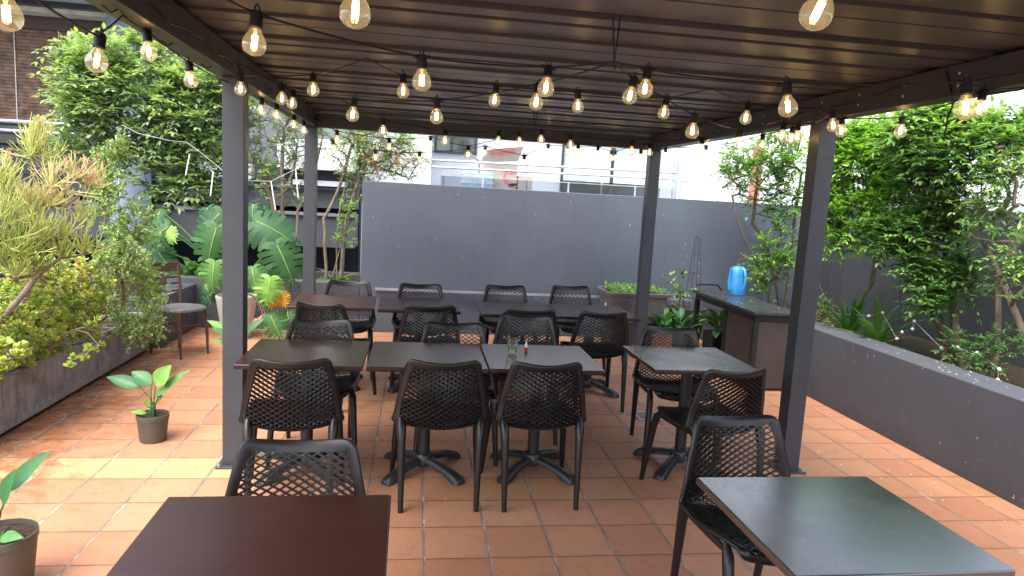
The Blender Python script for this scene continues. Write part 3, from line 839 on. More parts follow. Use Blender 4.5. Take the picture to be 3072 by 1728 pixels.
# watering can
t = thing('watering_can', 'bright blue plastic watering can standing on the dark side counter', 'watering can', (3.425, 6.93, .7505), R(12))
m = MB(); n = 28
pr = [(.080, .060, 0), (.086, .066, .008), (.086, .068, .10), (.085, .068, .19), (.083, .066, .235), (.076, .060, .268), (.062, .050, .292), (.044, .036, .304)]
vs = []
for (rx, ry, z) in pr:
    for j in range(n):
        a = 2 * math.pi * j / n
        ca, sa = math.cos(a), math.sin(a)
        vs.append((rx * math.copysign(abs(ca) ** .62, ca), ry * math.copysign(abs(sa) ** .62, sa), z))
m.add(vs, [(i * n + j, i * n + (j + 1) % n, (i + 1) * n + (j + 1) % n, (i + 1) * n + j) for i in range(len(pr) - 1) for j in range(n)] + [tuple(range(n - 1, -1, -1))])
m.build('can_body', M['blue'], t, smooth=True, angle=70)
MB().lathe([(.046, .300), (.046, .308), (.030, .310), (.028, .300)], n=24).build('rim', M['blue'], t, smooth=True)
MB().disc((0, 0, .3005), .03).build('opening_shade', M['blue_dark'], t)  # closed disc in darker blue paints the shade inside the can
MB().tube([(0.008, -.036, .296), (.012, -.080, .270), (.016, -.105, .20), (.018, -.100, .12), (.014, -.066, .05)], [.014, .014, .0135, .0125, .011], 10).build('handle', M['blue'], t, smooth=True)
MB().tube([(-.078, .02, .05), (-.098, .02, .14), (-.096, .01, .24), (-.094, 0, .290)], [.018, .014, .011, .011], 10).build('spout', M['blue'], t, smooth=True)
# small pot with dead stem
t = thing('small_plant_pot', 'small mossy pot with a bare hooked stem at the far end of the counter', 'plant pot', (3.475, 7.13, .7505))
MB().lathe([(.0001, 0), (.038, 0), (.046, .07), (.05, .072), (.05, .085), (.042, .085), (.040, .07), (.0001, .07)], n=20).build('pot', M['pot_olive'], t, smooth=True)
MB().tube([(.02, 0, .07), (.015, 0, .2), (.022, 0, .3), (.04, 0, .355), (.075, 0, .375), (.10, 0, .37)], [.006, .0055, .005, .005, .004, .003], 6).build('stem', M['barkdark'], t)
# obelisk
t = thing('plant_obelisk', 'tall thin black wire obelisk standing in the round charcoal pot', 'plant support', (3.30, 7.78, .38))
m = MB()
for sx, sy in ((-1, -1), (1, -1), (1, 1), (-1, 1)):
    m.tube([(sx * .075, sy * .075, 0), (sx * .028, sy * .028, .88), (sx * .02, sy * .02, .925), (0, 0, .94)], .0032, 5)
m.build('upright', M['blackpaint'], t)
m = MB()
for z, w in ((.2, .066), (.5, .050), (.72, .039)):
    pts = [(w, w, z), (-w, w, z), (-w, -w, z), (w, -w, z), (w, w, z)]
    for i in range(4): m.tube([pts[i], pts[i + 1]], .002, 5)
m.build('rung', M['blackpaint'], t)

# ================================================================== FESTOON LIGHTS
BULBS = [(-0.862, 1.631, 1.985), (-0.963, 2.282, 2.0), (-1.057, 2.954, 2.147), (-1.024, 3.354, 2.103), (-0.44, 1.964, 2.031), (-0.949, 3.923, 2.15), (-0.771, 4.11, 2.137), (-0.774, 4.438, 2.15), (-0.547, 3.734, 2.15), (-1.071, 4.992, 2.15), (-1.025, 5.267, 2.15), (-1.033, 6.014, 2.15), (-0.988, 6.26, 2.129), (-0.136, 1.466, 2.016), (-0.0, 2.33, 2.023), (-0.089, 3.538, 2.15), (0.46, 2.613, 2.076), (0.496, 3.042, 2.078), (0.373, 3.613, 2.15), (0.075, 3.351, 2.019), (-0.327, 3.517, 2.018), (0.81, 3.611, 2.15), (0.857, 2.852, 2.106), (0.862, 2.674, 2.109), (1.274, 3.601, 2.15), (-0.252, 4.935, 2.067), (-0.734, 6.46, 2.084), (-0.756, 6.452, 2.003), (-0.267, 6.387, 2.042), (-0.447, 7.4, 1.987), (0.012, 7.037, 1.972), (0.111, 7.045, 2.134), (0.187, 5.273, 2.049), (0.434, 6.283, 2.014), (0.688, 7.4, 2.101), (0.633, 5.694, 2.107), (0.873, 6.131, 2.15), (1.005, 5.795, 2.15), (1.039, 6.894, 2.002), (1.34, 7.282, 2.15), (1.155, 5.32, 2.084), (1.514, 7.081, 2.15), (1.413, 6.153, 2.087), (1.835, 7.097, 2.15), (2.07, 7.4, 2.136), (2.112, 7.4, 2.139), (1.624, 5.25, 2.062), (2.186, 6.746, 2.12), (2.169, 6.442, 2.15), (2.428, 6.715, 2.147), (0.742, 1.285, 2.048), (1.206, 2.206, 2.012), (1.72, 3.572, 2.15), (1.246, 3.114, 2.011), (1.922, 4.622, 2.06), (2.617, 6.162, 2.15), (1.774, 3.731, 2.029), (2.454, 4.791, 2.133), (2.226, 4.109, 2.13), (2.354, 4.224, 2.13), (2.316, 4.087, 2.13), (2.155, 3.458, 2.129), (2.438, 3.824, 2.15), (2.599, 3.531, 2.136), (1.559, 1.852, 1.992), (2.36, 2.726, 2.146)]
def bulb_proto():
    m = MB()
    m.lathe([(.0001, .082), (.014, .081), (.0165, .076), (.0165, .050), (.0175, .048), (.0175, .040), (.014, .037), (.0001, .037)], n=16)
    m.tube([(-.031, 0, .074), (-.016, 0, .0735)], .006, 8).tube([(.016, 0, .0735), (.031, 0, .074)], .006, 8)
    m.tube([(-.006, 0, .081), (-.007, 0, .092), (0, 0, .0985), (.007, 0, .092), (.006, 0, .081)], .0025, 6)
    s = m.build('lamp_holder', M['rubber'], None, smooth=True)
    pr = [(.0125, .040), (.0135, .034), (.0175, .026), (.0245, .016), (.0295, .005), (.031, -.006), (.0295, -.016), (.0245, -.0245), (.017, -.030), (.008, -.0335), (.0001, -.0345)]
    gl = MB().lathe(pr, n=22).build('bulb_glass', M['bulbglass'], s, smooth=True)
    f = MB()
    for a in (45, 225, 135, 315):
        x, y = .0055 * math.cos(R(a)), .0055 * math.sin(R(a))
        f.tube([(x, y, -.015), (x, y, .018)], .0024, 6)
    f.build('filament', M['filament'], s)
    MB().tube([(0, 0, .036), (0, 0, .022)], [.007, .0035], 8).build('lamp_stem', simple('stem_glass', (.8, .7, .5), .2), s, smooth=True)
    return s
BP = bulb_proto(); first = [True]
def festoon(label, seq, tilt=None, extra=None):
    """seq: bulb numbers (1-based) or hook points"""
    pts = []; hooks = []
    for q in seq:
        if isinstance(q, int): pts.append(V(BULBS[q - 1]) + V((0, 0, .074)))
        else: pts.append(V(q)); hooks.append(V(q))
    t = thing('string_light', label, 'string light', tuple(pts[0]), 0, 'festoon string lights under the pergola')
    m = MB(); cp = [pts[0]]
    for a, b in zip(pts, pts[1:]):
        L = (b - a).length
        for i in range(1, 7):
            u = i / 6; p = a.lerp(b, u); p.z -= .035 * L * 4 * u * (1 - u) * .35
            cp.append(p)
    o = pts[0]
    m.tube([p - o for p in cp], .0033, 6)
    m.build('cable', M['cable'], t)
    for i, q in enumerate(seq):
        if not isinstance(q, int): continue
        if first[0]: b = BP; first[0] = False
        else: b = copy_tree(BP)
        b.parent = t; b.location = V(BULBS[q - 1]) - o
        prv = pts[max(0, i - 1)]; nx = pts[min(len(pts) - 1, i + 1)]
        rz = math.atan2(nx.y - prv.y, nx.x - prv.x)
        rnd = random.Random(q)
        b.rotation_euler = (R(rnd.uniform(-8, 8)), R(rnd.uniform(-8, 8)), rz)
        if q in (51,): b.rotation_euler = (R(4), R(20), rz)
        if q == 1: b.rotation_euler = (R(3), R(-12), rz)
    return t
HK = (0.728, 2.662, 2.2); HK2 = (0.923, 5.651, 2.2)
festoon('nearest string light crossing the top of the view with two large bulbs cut off', [(-1.0, .95, 2.24), 14, 51, (1.9, 1.1, 2.22)])
festoon('string light hung outside the left roof edge past the front left post', [(-.75, 1.0, 2.2), 1, 2, (-1.06, 2.72, 2.226), 3, 4, (-1.06, 4.4, 2.226), 10, 11, (-1.06, 5.6, 2.226), 12, 13, (-1.05, 6.9, 2.226)])
festoon('string light with the largest full bulb at upper left, level across to the right', [(-.99, 1.45, 2.30), 5, 15, 17, HK, 24, 52, 65, (2.41, 1.95, 2.30)])
festoon('string light dipping low through the middle before rising to the centre tie', [(-.99, 3.95, 2.30), 7, 21, 20, 18, HK, 23, 54, 57, (2.41, 4.2, 2.3)])
festoon('string light running nearly level close under the roof from post to post', [(-.99, 4.05, 2.30), 6, 9, (-.25, 3.3, 2.25), 16, 19, 22, 25, (1.42, 3.35, 2.25), 53, (2.41, 4.0, 2.3)])
festoon('string light running from the left beam up to the rear black tie', [(-.99, 4.3, 2.31), 8, (-.5, 4.4, 2.2), 26, 33, 36, HK2, 38, 41, 47, 55, (2.41, 5.2, 2.3)])
festoon('rear string light close under the back beam with small bulbs', [(-.99, 6.9, 2.3), 27, 29, 32, 34, 37, 43, 42, 49, 48, 50, (2.41, 6.95, 2.3)])
festoon('rearmost string light drooping outside the back beam', [(-.99, 7.21, 2.24), 28, 30, 31, 35, 39, 40, 44, 45, 46, (2.35, 7.21, 2.3)])
festoon('string light bunched around the front right post and the right roof edge', [(2.46, 6.6, 2.226), 56, 58, 60, 61, 59, (2.41, 4.07, 2.22), 62, 63, 64, 66, (2.53, 2.0, 2.226)])
# hangers
for p, n_, z in ((HK, 'front', 2.37), (HK2, 'rear', 2.37)):
    m = MB().tube([(-.018, 0, z - p[2]), (0, 0, -.01), (.014, .01, z - p[2])], .0035, 6).tube([(0, 0, 0), (.004, 0, -.03)], .004, 6)
    o = m.build('cable_hanger', M['cable']); o.location = p
    tag(o, 'black tie hanging the ' + ('centre string lights near the front' if n_ == 'front' else 'rear string lights near the back beam'), 'cable hanger')
# loose loops of cable along the beams
rnd = random.Random(3)
m = MB()
for k in range(9):
    y0 = 1.6 + k * .62
    m.tube([(-.996, y0, 2.30), (-.985, y0 + .12, 2.262), (-.99, y0 + .3, 2.285), (-.996, y0 + .62, 2.30)], .0035, 5)
for k in range(6):
    y0 = 2.0 + k * .55; m.tube([(-1.12, y0, 2.26), (-1.06, y0 + .08, 2.215), (-.99, y0 + .16, 2.29)], .003, 5)
tag(m.build('cable', M['cable']), 'loose black cable clipped in loops along the left roof beam', 'cable')
m = MB()
m.tube([(2.40, 4.1, 2.25), (2.40, 3.9, 2.29), (2.41, 3.6, 2.30), (2.40, 3.3, 2.33)], .004, 5)
m.tube([(2.40, 3.0, 2.35), (2.40, 2.95, 2.25), (2.46, 3.0, 2.215), (2.52, 3.1, 2.15), (2.56, 3.15, 2.08)], .004, 5)
m.tube([(2.402, 2.9, 2.225), (2.41, 2.6, 2.21), (2.40, 2.2, 2.235), (2.40, 1.8, 2.25)], .004, 5)
tag(m.build('cable', M['cable']), 'loose black cable tangled on the right roof beam', 'cable')

# ================================================================== PLANTS
rng = np.random.default_rng(11)
def rdir(rnd):
    while True:
        v = V((rnd.uniform(-1, 1), rnd.uniform(-1, 1), rnd.uniform(-1, 1)))
        if .05 < v.length < 1: return v.normalized()
def add_leaf(m, p, d, up, L, W, var, fold=.25, droop=.15, shape='lance'):
    d = d.normalized(); side = d.cross(up)
    if side.length < 1e-4: side = d.orthogonal()
    side.normalize(); n = side.cross(d)
    if shape == 'round': a, b, w1, w2 = .42, .82, .85, .95
    else: a, b, w1, w2 = .32, .68, 1.0, .72
    tip = p + d * L - n * L * droop
    pa = p + d * L * a; pb = p + d * L * b - n * L * droop * .45
    w = W / 2
    vs = [p, pa + side * w * w1 + n * w * fold, pb + side * w * w2 + n * w * fold, tip, pb - side * w * w2 + n * w * fold, pa - side * w * w1 + n * w * fold, pa, pb]
    m.add(vs, [(0, 1, 6), (6, 1, 2, 7), (7, 2, 3), (0, 6, 5), (6, 7, 4, 5), (7, 3, 4)], var)
def skeleton(base, targets, rnd, step=.22, wob=.05, tip_r=.004, expo=2.4, up=.0, stems=()):
    """grow limbs from the base points to the targets; returns nodes, parents, radii"""
    cb_ = sum((V(b) for b in base), V((0, 0, 0))) / len(base); nodes = [cb_ - V((0, 0, .16))] + [V(b) for b in base]; par = [-1] + [0] * len(base)
    targets = sorted(targets, key=lambda t: min((t - b).length for b in nodes[1:len(base) + 1]))
    ends = []
    dist0 = [0.] * len(nodes)
    for st in stems:                       # stems drawn as the photograph shows them
        prev = -1
        for j in range(len(st) - 1):
            a, b = V(st[j]), V(st[j + 1]); k = max(1, int((b - a).length / .12))
            if prev < 0:
                near = min(range(len(nodes)), key=lambda i_: (nodes[i_] - a).length)
                if (nodes[near] - a).length > .12: near = 0
                nodes.append(a); par.append(near); dist0.append(0.); prev = len(nodes) - 1
            for q in range(1, k + 1):
                nodes.append(a.lerp(b, q / k) + rdir(rnd) * .008); par.append(prev); dist0.append(dist0[prev] * .3 + .02); prev = len(nodes) - 1
    for t in targets:
        best, bi = 1e9, 0
        for i, n_ in enumerate(nodes):
            if i == 0: continue
            c = (t - n_).length + .22 * dist0[i]
            if t.z < n_.z - .1: c += .5 * (n_.z - t.z)
            if c < best: best, bi = c, i
        a = nodes[bi]; L = (t - a).length; k = max(1, int(L / step)); prev = bi
        pd = rdir(rnd) * L * .10
        for j in range(1, k + 1):
            u = j / k; p = a.lerp(t, u) + pd * math.sin(math.pi * u) + V((0, 0, up * L * math.sin(math.pi * u)))
            if j < k: p += rdir(rnd) * wob * step
            nodes.append(p); par.append(prev); dist0.append(dist0[prev] + L / k); prev = len(nodes) - 1
        ends.append(prev)
    rad = [0.] * len(nodes)
    for i in range(len(nodes) - 1, -1, -1):
        if rad[i] == 0: rad[i] = tip_r ** expo
        if par[i] >= 0: rad[par[i]] += rad[i]
    rad = [r ** (1 / expo) for r in rad]
    return nodes, par, rad, ends
def limbs(m, nodes, par, rad, rmax=.06, n=6):
    for i, p in enumerate(par):
        if p < 0: continue
        r0, r1 = min(rad[p], rmax, rad[i] * 1.35), min(rad[i], rmax)
        if p == 0: r0 = r1 = min(r1, .012)
        a, b = nodes[p], nodes[i]
        m.tube([a, b + (b - a) * .06], [r0, r1], n if r1 > .008 else 4, cap=False)
def sample_env(env, n, rnd, shell=.45):
    """env: list of (centre, (rx, ry, rz), weight)"""
    out = []
    tot = [e[2] for e in env]
    for _ in range(n):
        c, r_, w = rnd.choices(env, tot)[0]
        d = rdir(rnd); q = rnd.uniform(shell, 1) ** .6
        out.append(V(c) + V((d.x * r_[0], d.y * r_[1], d.z * r_[2])) * q)
    return out
def tree(name, label, cat, base, env, nclump, mats, seed, Lf=.05, Wf=.02, twigs=5, pairs=5, twl=.2, step=.22, tip_r=.004, rmax=.06, varbias=0, group=None, droop=.25, bare=0, topbright=0, stems=()):
    rnd = random.Random(seed)
    T = sample_env(env, nclump, rnd)
    t = thing(name, label, cat, tuple(base[0]), 0, group)
    o = V(base[0])
    nodes, par, rad, ends = skeleton(base, T, rnd, step=step, tip_r=tip_r, stems=stems)
    if stems: rad = [max(r, .0) for r in rad]
    m = MB(); limbs(m, [n_ - o for n_ in nodes], par, rad, rmax)
    m.build('trunk', mats[0], t, smooth=True, angle=180)
    m = MB(); tw = MB()
    for e in ends:
        if rnd.random() < bare: continue
        p = nodes[e]; cen = V(env[0][0])
        outd = (p - nodes[par[e]] if par[e] > 0 else V((0, 0, 1))).normalized()
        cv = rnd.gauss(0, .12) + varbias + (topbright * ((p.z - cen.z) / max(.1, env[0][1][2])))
        for k in range(twigs):
            d = (outd * .55 + rdir(rnd) * .9 + V((0, 0, .25))).normalized()
            L = twl * rnd.uniform(.6, 1.25); st = p + rdir(rnd) * .03
            pts = [st + d * L * u + V((0, 0, -droop * L * u * u)) for u in (0, .5, 1)]
            tw.tube([q - o for q in pts], [.0022, .0016, .001], 3, cap=False)
            sd = d.cross(V((0, 0, 1)));
            if sd.length < .1: sd = V((1, 0, 0))
            sd.normalize()
            for i in range(pairs):
                u = (i + 1) / pairs; q = pts[0].lerp(pts[1], u * 2) if u < .5 else pts[1].lerp(pts[2], u * 2 - 1)
                for sg in (-1, 1):
                    ld = (sd * sg * .85 + d * .55 + rdir(rnd) * .28 + V((0, 0, -.15))).normalized()
                    upv = (V((0, 0, 1)) + rdir(rnd) * .45).normalized()
                    s_ = rnd.uniform(.7, 1.2)
                    add_leaf(m, q - o, ld, upv, Lf * s_, Wf * s_, min(1, max(0, .5 + cv + rnd.gauss(0, .14))), fold=.2, droop=.18)
            add_leaf(m, pts[2] - o, d, V((0, 0, 1)), Lf * 1.1, Wf * 1.1, min(1, max(0, .58 + cv + rnd.gauss(0, .14))))
    tw.build('twigs', mats[0], t)
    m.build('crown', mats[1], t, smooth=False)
    return t
def ball(vx, vy, Y, r_px, w=1., dy=None, sy=1.):
    c = onY(vx, vy, Y); r_ = r_px * KV / 2068 * Y
    return (c, (r_, (dy if dy else r_ * .8), r_ * sy), w)

# left trees behind the low wall
def zcp(X, Y): return tuple(onY((700 + X / 2.07) / KV, (200 + Y / 2.07) / KV, 8.55))
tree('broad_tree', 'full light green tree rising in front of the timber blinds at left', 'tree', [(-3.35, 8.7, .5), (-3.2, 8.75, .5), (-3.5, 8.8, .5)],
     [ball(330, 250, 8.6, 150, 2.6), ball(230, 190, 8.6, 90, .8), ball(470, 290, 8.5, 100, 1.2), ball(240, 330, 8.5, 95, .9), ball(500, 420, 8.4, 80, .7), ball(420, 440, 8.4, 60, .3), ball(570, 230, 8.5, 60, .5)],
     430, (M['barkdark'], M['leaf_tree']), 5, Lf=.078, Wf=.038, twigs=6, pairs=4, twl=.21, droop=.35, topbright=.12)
tree('branchy_tree', 'mostly bare multi-stemmed tree between the left posts', 'tree', [(-1.75, 8.6, .5), (-1.6, 8.65, .5), (-1.35, 8.6, .5)],
     [ball(680, 300, 8.6, 70, 1.2), ball(650, 420, 8.6, 50, .6), ball(760, 340, 8.6, 60, 1.), ball(720, 450, 8.6, 70, .5)],
     230, (M['bark'], M['leaf_tree']), 8, Lf=.05, Wf=.022, twigs=3, pairs=4, twl=.15, tip_r=.0055, bare=.45, rmax=.035,
     stems=[[zcp(285, 1000), zcp(230, 820), zcp(185, 680), zcp(110, 530), zcp(90, 400)], [zcp(305, 1000), zcp(300, 800), zcp(300, 600), zcp(320, 380)], [zcp(390, 1060), zcp(400, 900), zcp(455, 790), zcp(520, 600), zcp(560, 430)], [zcp(245, 830), zcp(330, 760), zcp(375, 640), zcp(400, 480)]])
tree('branchy_tree', 'thin-stemmed tree with some dying orange leaves at the high wall\'s left end', 'tree', [(-1.0, 8.7, .5), (-.92, 8.75, .5)],
     [ball(950, 350, 8.6, 75, 1.3), ball(880, 380, 8.6, 50, .7), ball(1010, 400, 8.6, 55, .7), ball(900, 450, 8.6, 45, .4)],
     190, (M['bark'], M['leaf_tree']), 9, Lf=.045, Wf=.02, twigs=4, pairs=4, twl=.15, tip_r=.005, bare=.15, rmax=.026,
     stems=[[zcp(575, 1320), zcp(570, 1100), zcp(560, 950), zcp(640, 800), zcp(690, 650), zcp(740, 480)], [zcp(645, 1320), zcp(640, 1100), zcp(660, 900), zcp(700, 700)], [zcp(665, 1315), zcp(690, 1050), zcp(720, 880), zcp(800, 640), zcp(870, 480)]])
t = thing('leafy_sprout', 'bright leafy sprout on the stems left of the high wall', 'plant', (-1.0, 8.45, .5))
rnd = random.Random(4); m = MB(); o = V((-1.0, 8.45, .5)); mm = MB()
for k in range(26):
    c = onY(rnd.uniform(845, 895), rnd.uniform(500, 620), 8.45); d = (rdir(rnd) + V((0, 0, .4))).normalized()
    mm.tube([onY(865, min(700, 560 + 40), 8.45) - o, c - o], .002, 4)
    for j in range(7):
        dd = (d + rdir(rnd) * .9).normalized(); add_leaf(m, c - o + dd * .02, dd, V((0, 0, 1)), .055, .024, rnd.uniform(.45, .9))
mm.tube([(0, 0, 0), onY(862, 600, 8.45) - o], [.01, .004], 5)
mm.build('stem', M['bark'], t); m.build('foliage', M['leaf_bright'], t)
t = thing('orange_leaf_cluster', 'cluster of orange dying leaves hanging in front of the pale wall', 'foliage', tuple(onY(945, 405, 8.4)))
m = MB(); o = onY(945, 405, 8.4)
for (vx, vy, rr, k) in ((945, 400, 30, 60), (1010, 400, 26, 45), (1060, 425, 12, 14)):
    for j in range(k):
        a = onY(vx + rnd.gauss(0, rr * .5), vy + rnd.gauss(0, rr * .6), 8.4 + rnd.uniform(-.1, .1))
        add_leaf(m, a - o, (rdir(rnd) + V((0, 0, -.5))).normalized(), rdir(rnd), .045, .02, rnd.random())
m.build('foliage', M['leaf_orange'], t)
tw = MB().tube([onY(930, 330, 8.45) - o, onY(950, 400, 8.4) - o], .004, 4).tube([onY(930, 330, 8.45) - o, onY(1012, 400, 8.4) - o, onY(1060, 425, 8.4) - o], .003, 4)
tw.build('twigs', M['bark'], t)

# dark low plants behind the low wall
def rosette(name, label, cat, loc, n, L, W, mat, seed, up=.6, spread=1., var=(.2, .8), group=None, stalk=.0):
    rnd = random.Random(seed); t = thing(name, label, cat, loc, 0, group); m = MB(); s = MB()
    for i in range(n):
        a = rnd.uniform(0, 6.283); el = rnd.uniform(.15, 1.1) * up + .1
        d = V((math.cos(a), math.sin(a), 0)) * spread; l = L * rnd.uniform(.65, 1.15); w = W * rnd.uniform(.8, 1.15)
        st = stalk * rnd.uniform(.5, 1.1)
        b = V((rnd.uniform(-.02, .02), rnd.uniform(-.02, .02), 0)); dirc = (d * (1 - el * .5) + V((0, 0, el * 1.3))).normalized()
        p0 = b + dirc * st
        if st: s.tube([b, b + V((0, 0, st * .5)) + d * st * .15, p0], [.005, .004, .003], 5)
        k = 7; vs = []; v_ = rnd.uniform(*var)
        side = dirc.cross(V((0, 0, 1))).normalized(); pos = p0; dd = dirc.copy()
        for q in range(k):
            u = q / (k - 1); ww = w / 2 * (math.sin(math.pi * min(1, u * .9 + .06)) ** .7 if u < .98 else 0.02)
            nn = side.cross(dd)
            vs += [pos - side * ww + nn * ww * .35, pos, pos + side * ww + nn * ww * .35]
            dd = (dd + V((0, 0, -.22))).normalized(); pos = pos + dd * l / (k - 1)
        m.add(vs, [f_ for q in range(k - 1) for f_ in ((q * 3, q * 3 + 1, q * 3 + 4, q * 3 + 3), (q * 3 + 1, q * 3 + 2, q * 3 + 5, q * 3 + 4))], v_)
    m.build('foliage', mat, t, smooth=True, angle=180)
    if stalk: s.build('stalks', mat, t)
    return t
rosette('dark_bush', 'dark strappy plant behind the low wall next to the high wall', 'plant', (-.95, 8.5, .5), 22, .36, .05, M['leaf_dark'], 21)
rosette('dark_bush', 'dark bush in the shade behind the monstera leaves', 'plant', (-1.7, 8.45, .5), 30, .32, .06, M['leaf_dark'], 22)
rosette('dark_bush', 'dark undergrowth plant behind the old wooden chair', 'plant', (-2.6, 8.5, .5), 40, .4, .07, M['leaf_dark'], 23, up=.8)

# ---- monstera
def monstera_leaf(m, st, base, tipdir, L, var, roll=0., seed=0):
    """base: leaf-stalk junction, tipdir: direction of the midrib; surface faces roughly the terrace"""
    rnd = random.Random(seed)
    d = tipdir.normalized(); face = V((.15, -.8, .55)).normalized()
    face = (face - d * face.dot(d)).normalized(); face = (Matrix.Rotation(roll, 3, d) @ face)
    side = d.cross(face).normalized()
    nl = 8; k = 7
    def P(u, r):  # u -.22..1 along the midrib, r -1..1 across
        return u, r
    W = L * .60
    def outline(u):
        return W * (max(0.02, math.sin(math.pi * min(1, max(0, (u + .26) / 1.28)) ** .82)) ** .62)
    for sg in (-1, 1):
        for i in range(nl):
            u0 = -.06 + 1.0 * i / nl; u1 = -.06 + 1.0 * (i + 1) / nl
            vs = []
            sweep = -.30 + .62 * (i + .5) / nl          # lobes fan from backward to forward
            for q in range(k + 1):
                r_ = q / k
                gap = 0 if r_ < .34 else .20 + (r_ - .34) * .24
                um = (u0 + u1) / 2 + sweep * r_ * .62
                h = (u1 - u0) / 2 * (1 + r_ * .55) * (1 - gap)
                if r_ > .9: h *= .6
                wid = outline(min(.98, max(-.2, um))) * r_ * (1 if 1 else 1)
                for e in (-1, 1):
                    u = um + e * h
                    x = sg * wid
                    z = -.38 * (u * L) ** 2 / L * .9 - 1.0 * x * x / L * .55 + (.012 * math.sin(i * 2.1 + e) if r_ > .5 else 0) - (.06 * abs(x) if e > 0 else 0)
                    vs.append(base + d * u * L + side * x + face * z)
            fs = [(q * 2, q * 2 + 1, q * 2 + 3, q * 2 + 2) for q in range(k)]
            if sg < 0: fs = [f_[::-1] for f_ in fs]
            m.add(vs, fs, min(1, max(0, var + rnd.uniform(-.04, .04))))
        # rounded ears at the heart base
        vs = []
        for q in range(5):
            an = R(95 + q * 34)
            vs.append(base + d * (-.06 * L + .17 * L * math.cos(an)) + side * sg * (W * .30 + W * .34 * math.sin(an)) - face * .02)
        vs.append(base + d * -.05 * L); fs = [(5, q, q + 1) for q in range(4)]
        m.add(vs, fs if sg > 0 else [f_[::-1] for f_ in fs], var)
    # pale midrib
    pts = [base + d * u * L + face * (-.342 * u * u * L + .003) for u in (-.03, .2, .4, .6, .8, .97)]
    m.tube(pts, [.0055, .005, .004, .003, .002, .001], 5, var=.79 if var < .85 else var)
    # petiole
    c = (st + base) / 2 + V((0, 0, .10))
    return [st, st.lerp(c, .5) + V((0, 0, .05)), c, c.lerp(base, .5) + V((0, 0, .02)), base + d * -.02 * L]
POT = V((-1.875, 7.62, 0))
t = thing('white_plant_pot', 'large tapered whitewashed pot behind the front left post', 'plant pot', tuple(POT))
MB().lathe([(.0001, .0), (.135, 0), (.145, .02), (.205, .41), (.212, .43), (.212, .455), (.195, .455), (.19, .42), (.0001, .41)], n=36).build('pot', M['pot_white'], t, smooth=True, angle=50)
MB().disc((0, 0, .415), .189).build('soil', M['soil'], t)
tm = thing('monstera', 'big split-leaf monstera growing from the white pot, some leaves yellow and orange', 'plant', tuple(POT + V((0, 0, .42))))
LM = MB(); PM = MB(); o = POT + V((0, 0, .42))
root = POT + V((0, 0, .44))
def zq(X, Y): return ((450 + X / 2.898) / KV, (550 + Y / 2.898) / KV)
mon = [  # base px, tip px, depth, var, roll
 (zq(575, 400), zq(495, 655), 7.45, .36, 0.0), (zq(600, 270), zq(430, 430), 7.75, .22, .1), (zq(150, 385), zq(-40, 500), 7.55, .32, -.1), (zq(560, 700), zq(530, 880), 7.3, .52, .1),
 (zq(50, 575), zq(150, 700), 7.65, .30, .1), (zq(90, 240), zq(50, 340), 7.9, .24, .2), (zq(930, 335), zq(1200, 440), 7.6, .30, 0.), (zq(1110, 550), zq(1245, 800), 7.45, .34, -.1),
 (zq(900, 190), zq(875, 300), 7.9, .22, .3), (zq(970, 200), zq(950, 280), 7.95, .18, .5), (zq(1045, 835), zq(1015, 1010), 7.2, .66, .0), (zq(890, 740), zq(900, 880), 7.35, .45, .5),
 (zq(500, 220), zq(560, 330), 7.9, .20, .2), (zq(1125, 960), zq(1185, 1080), 7.3, .95, .3), (zq(1085, 960), zq(1045, 1100), 7.25, .97, -.2), (zq(1050, 1150), zq(1115, 1300), 7.2, .40, .2),
 (zq(1195, 1110), zq(1200, 1210), 7.3, .30, .5), (zq(480, 870), zq(500, 950), 7.6, .30, .6), (zq(490, 960), zq(520, 1030), 7.7, .2, .3), (zq(150, 420), zq(180, 480), 7.5, .75, .9)]
mon = [(a_[0], a_[1], b_[0], b_[1], c_, d_, e_) for a_, b_, c_, d_, e_ in mon]
for i, (bx, by, tx, ty, Y, var, roll) in enumerate(mon):
    b = onY(bx, by, Y); tp = onY(tx, ty, Y - .10); d = tp - b; L = max(.15, d.length * (1.2 if var < .9 else .8))
    pts = monstera_leaf(LM, root - o, b - o, d, L, var, roll, i)
    PM.tube(pts, [.011, .010, .009, .008, .006], 7, var=.4 if var < .9 else .9)
for k in range(5):
    a = k * 1.3
    PM.tube([(0, 0, -.02), (.1 * math.cos(a), .1 * math.sin(a), .12), (.24 * math.cos(a), .22 * math.sin(a), .05 + .05 * k)], [.016, .013, .010], 7, var=.1)
PM.build('leaf_stalks', M['monstera'], tm, smooth=True)
LM.build('foliage', M['monstera'], tm, smooth=True, angle=35)
# dead leaf scraps and roots hanging on the white pot
m = MB()
for k in range(7):
    c = V((.19 + .02 * k, -.08, .1 + rnd.uniform(0, .22))); add_leaf(m, c, (rdir(rnd) + V((0, 0, -1))).normalized(), rdir(rnd), .09, .04, rnd.random())
m.tube([(.12, -.1, .43), (.24, -.08, .40), (.31, -.09, .22), (.30, -.08, .02)], .004, 5)
m.tube([(.1, -.1, .43), (.27, -.06, .36), (.42, -.08, .03)], .003, 5)
m.build('dead_leaves', simple('papery_dead_leaf', (.55, .33, .24), .8, .2), t)

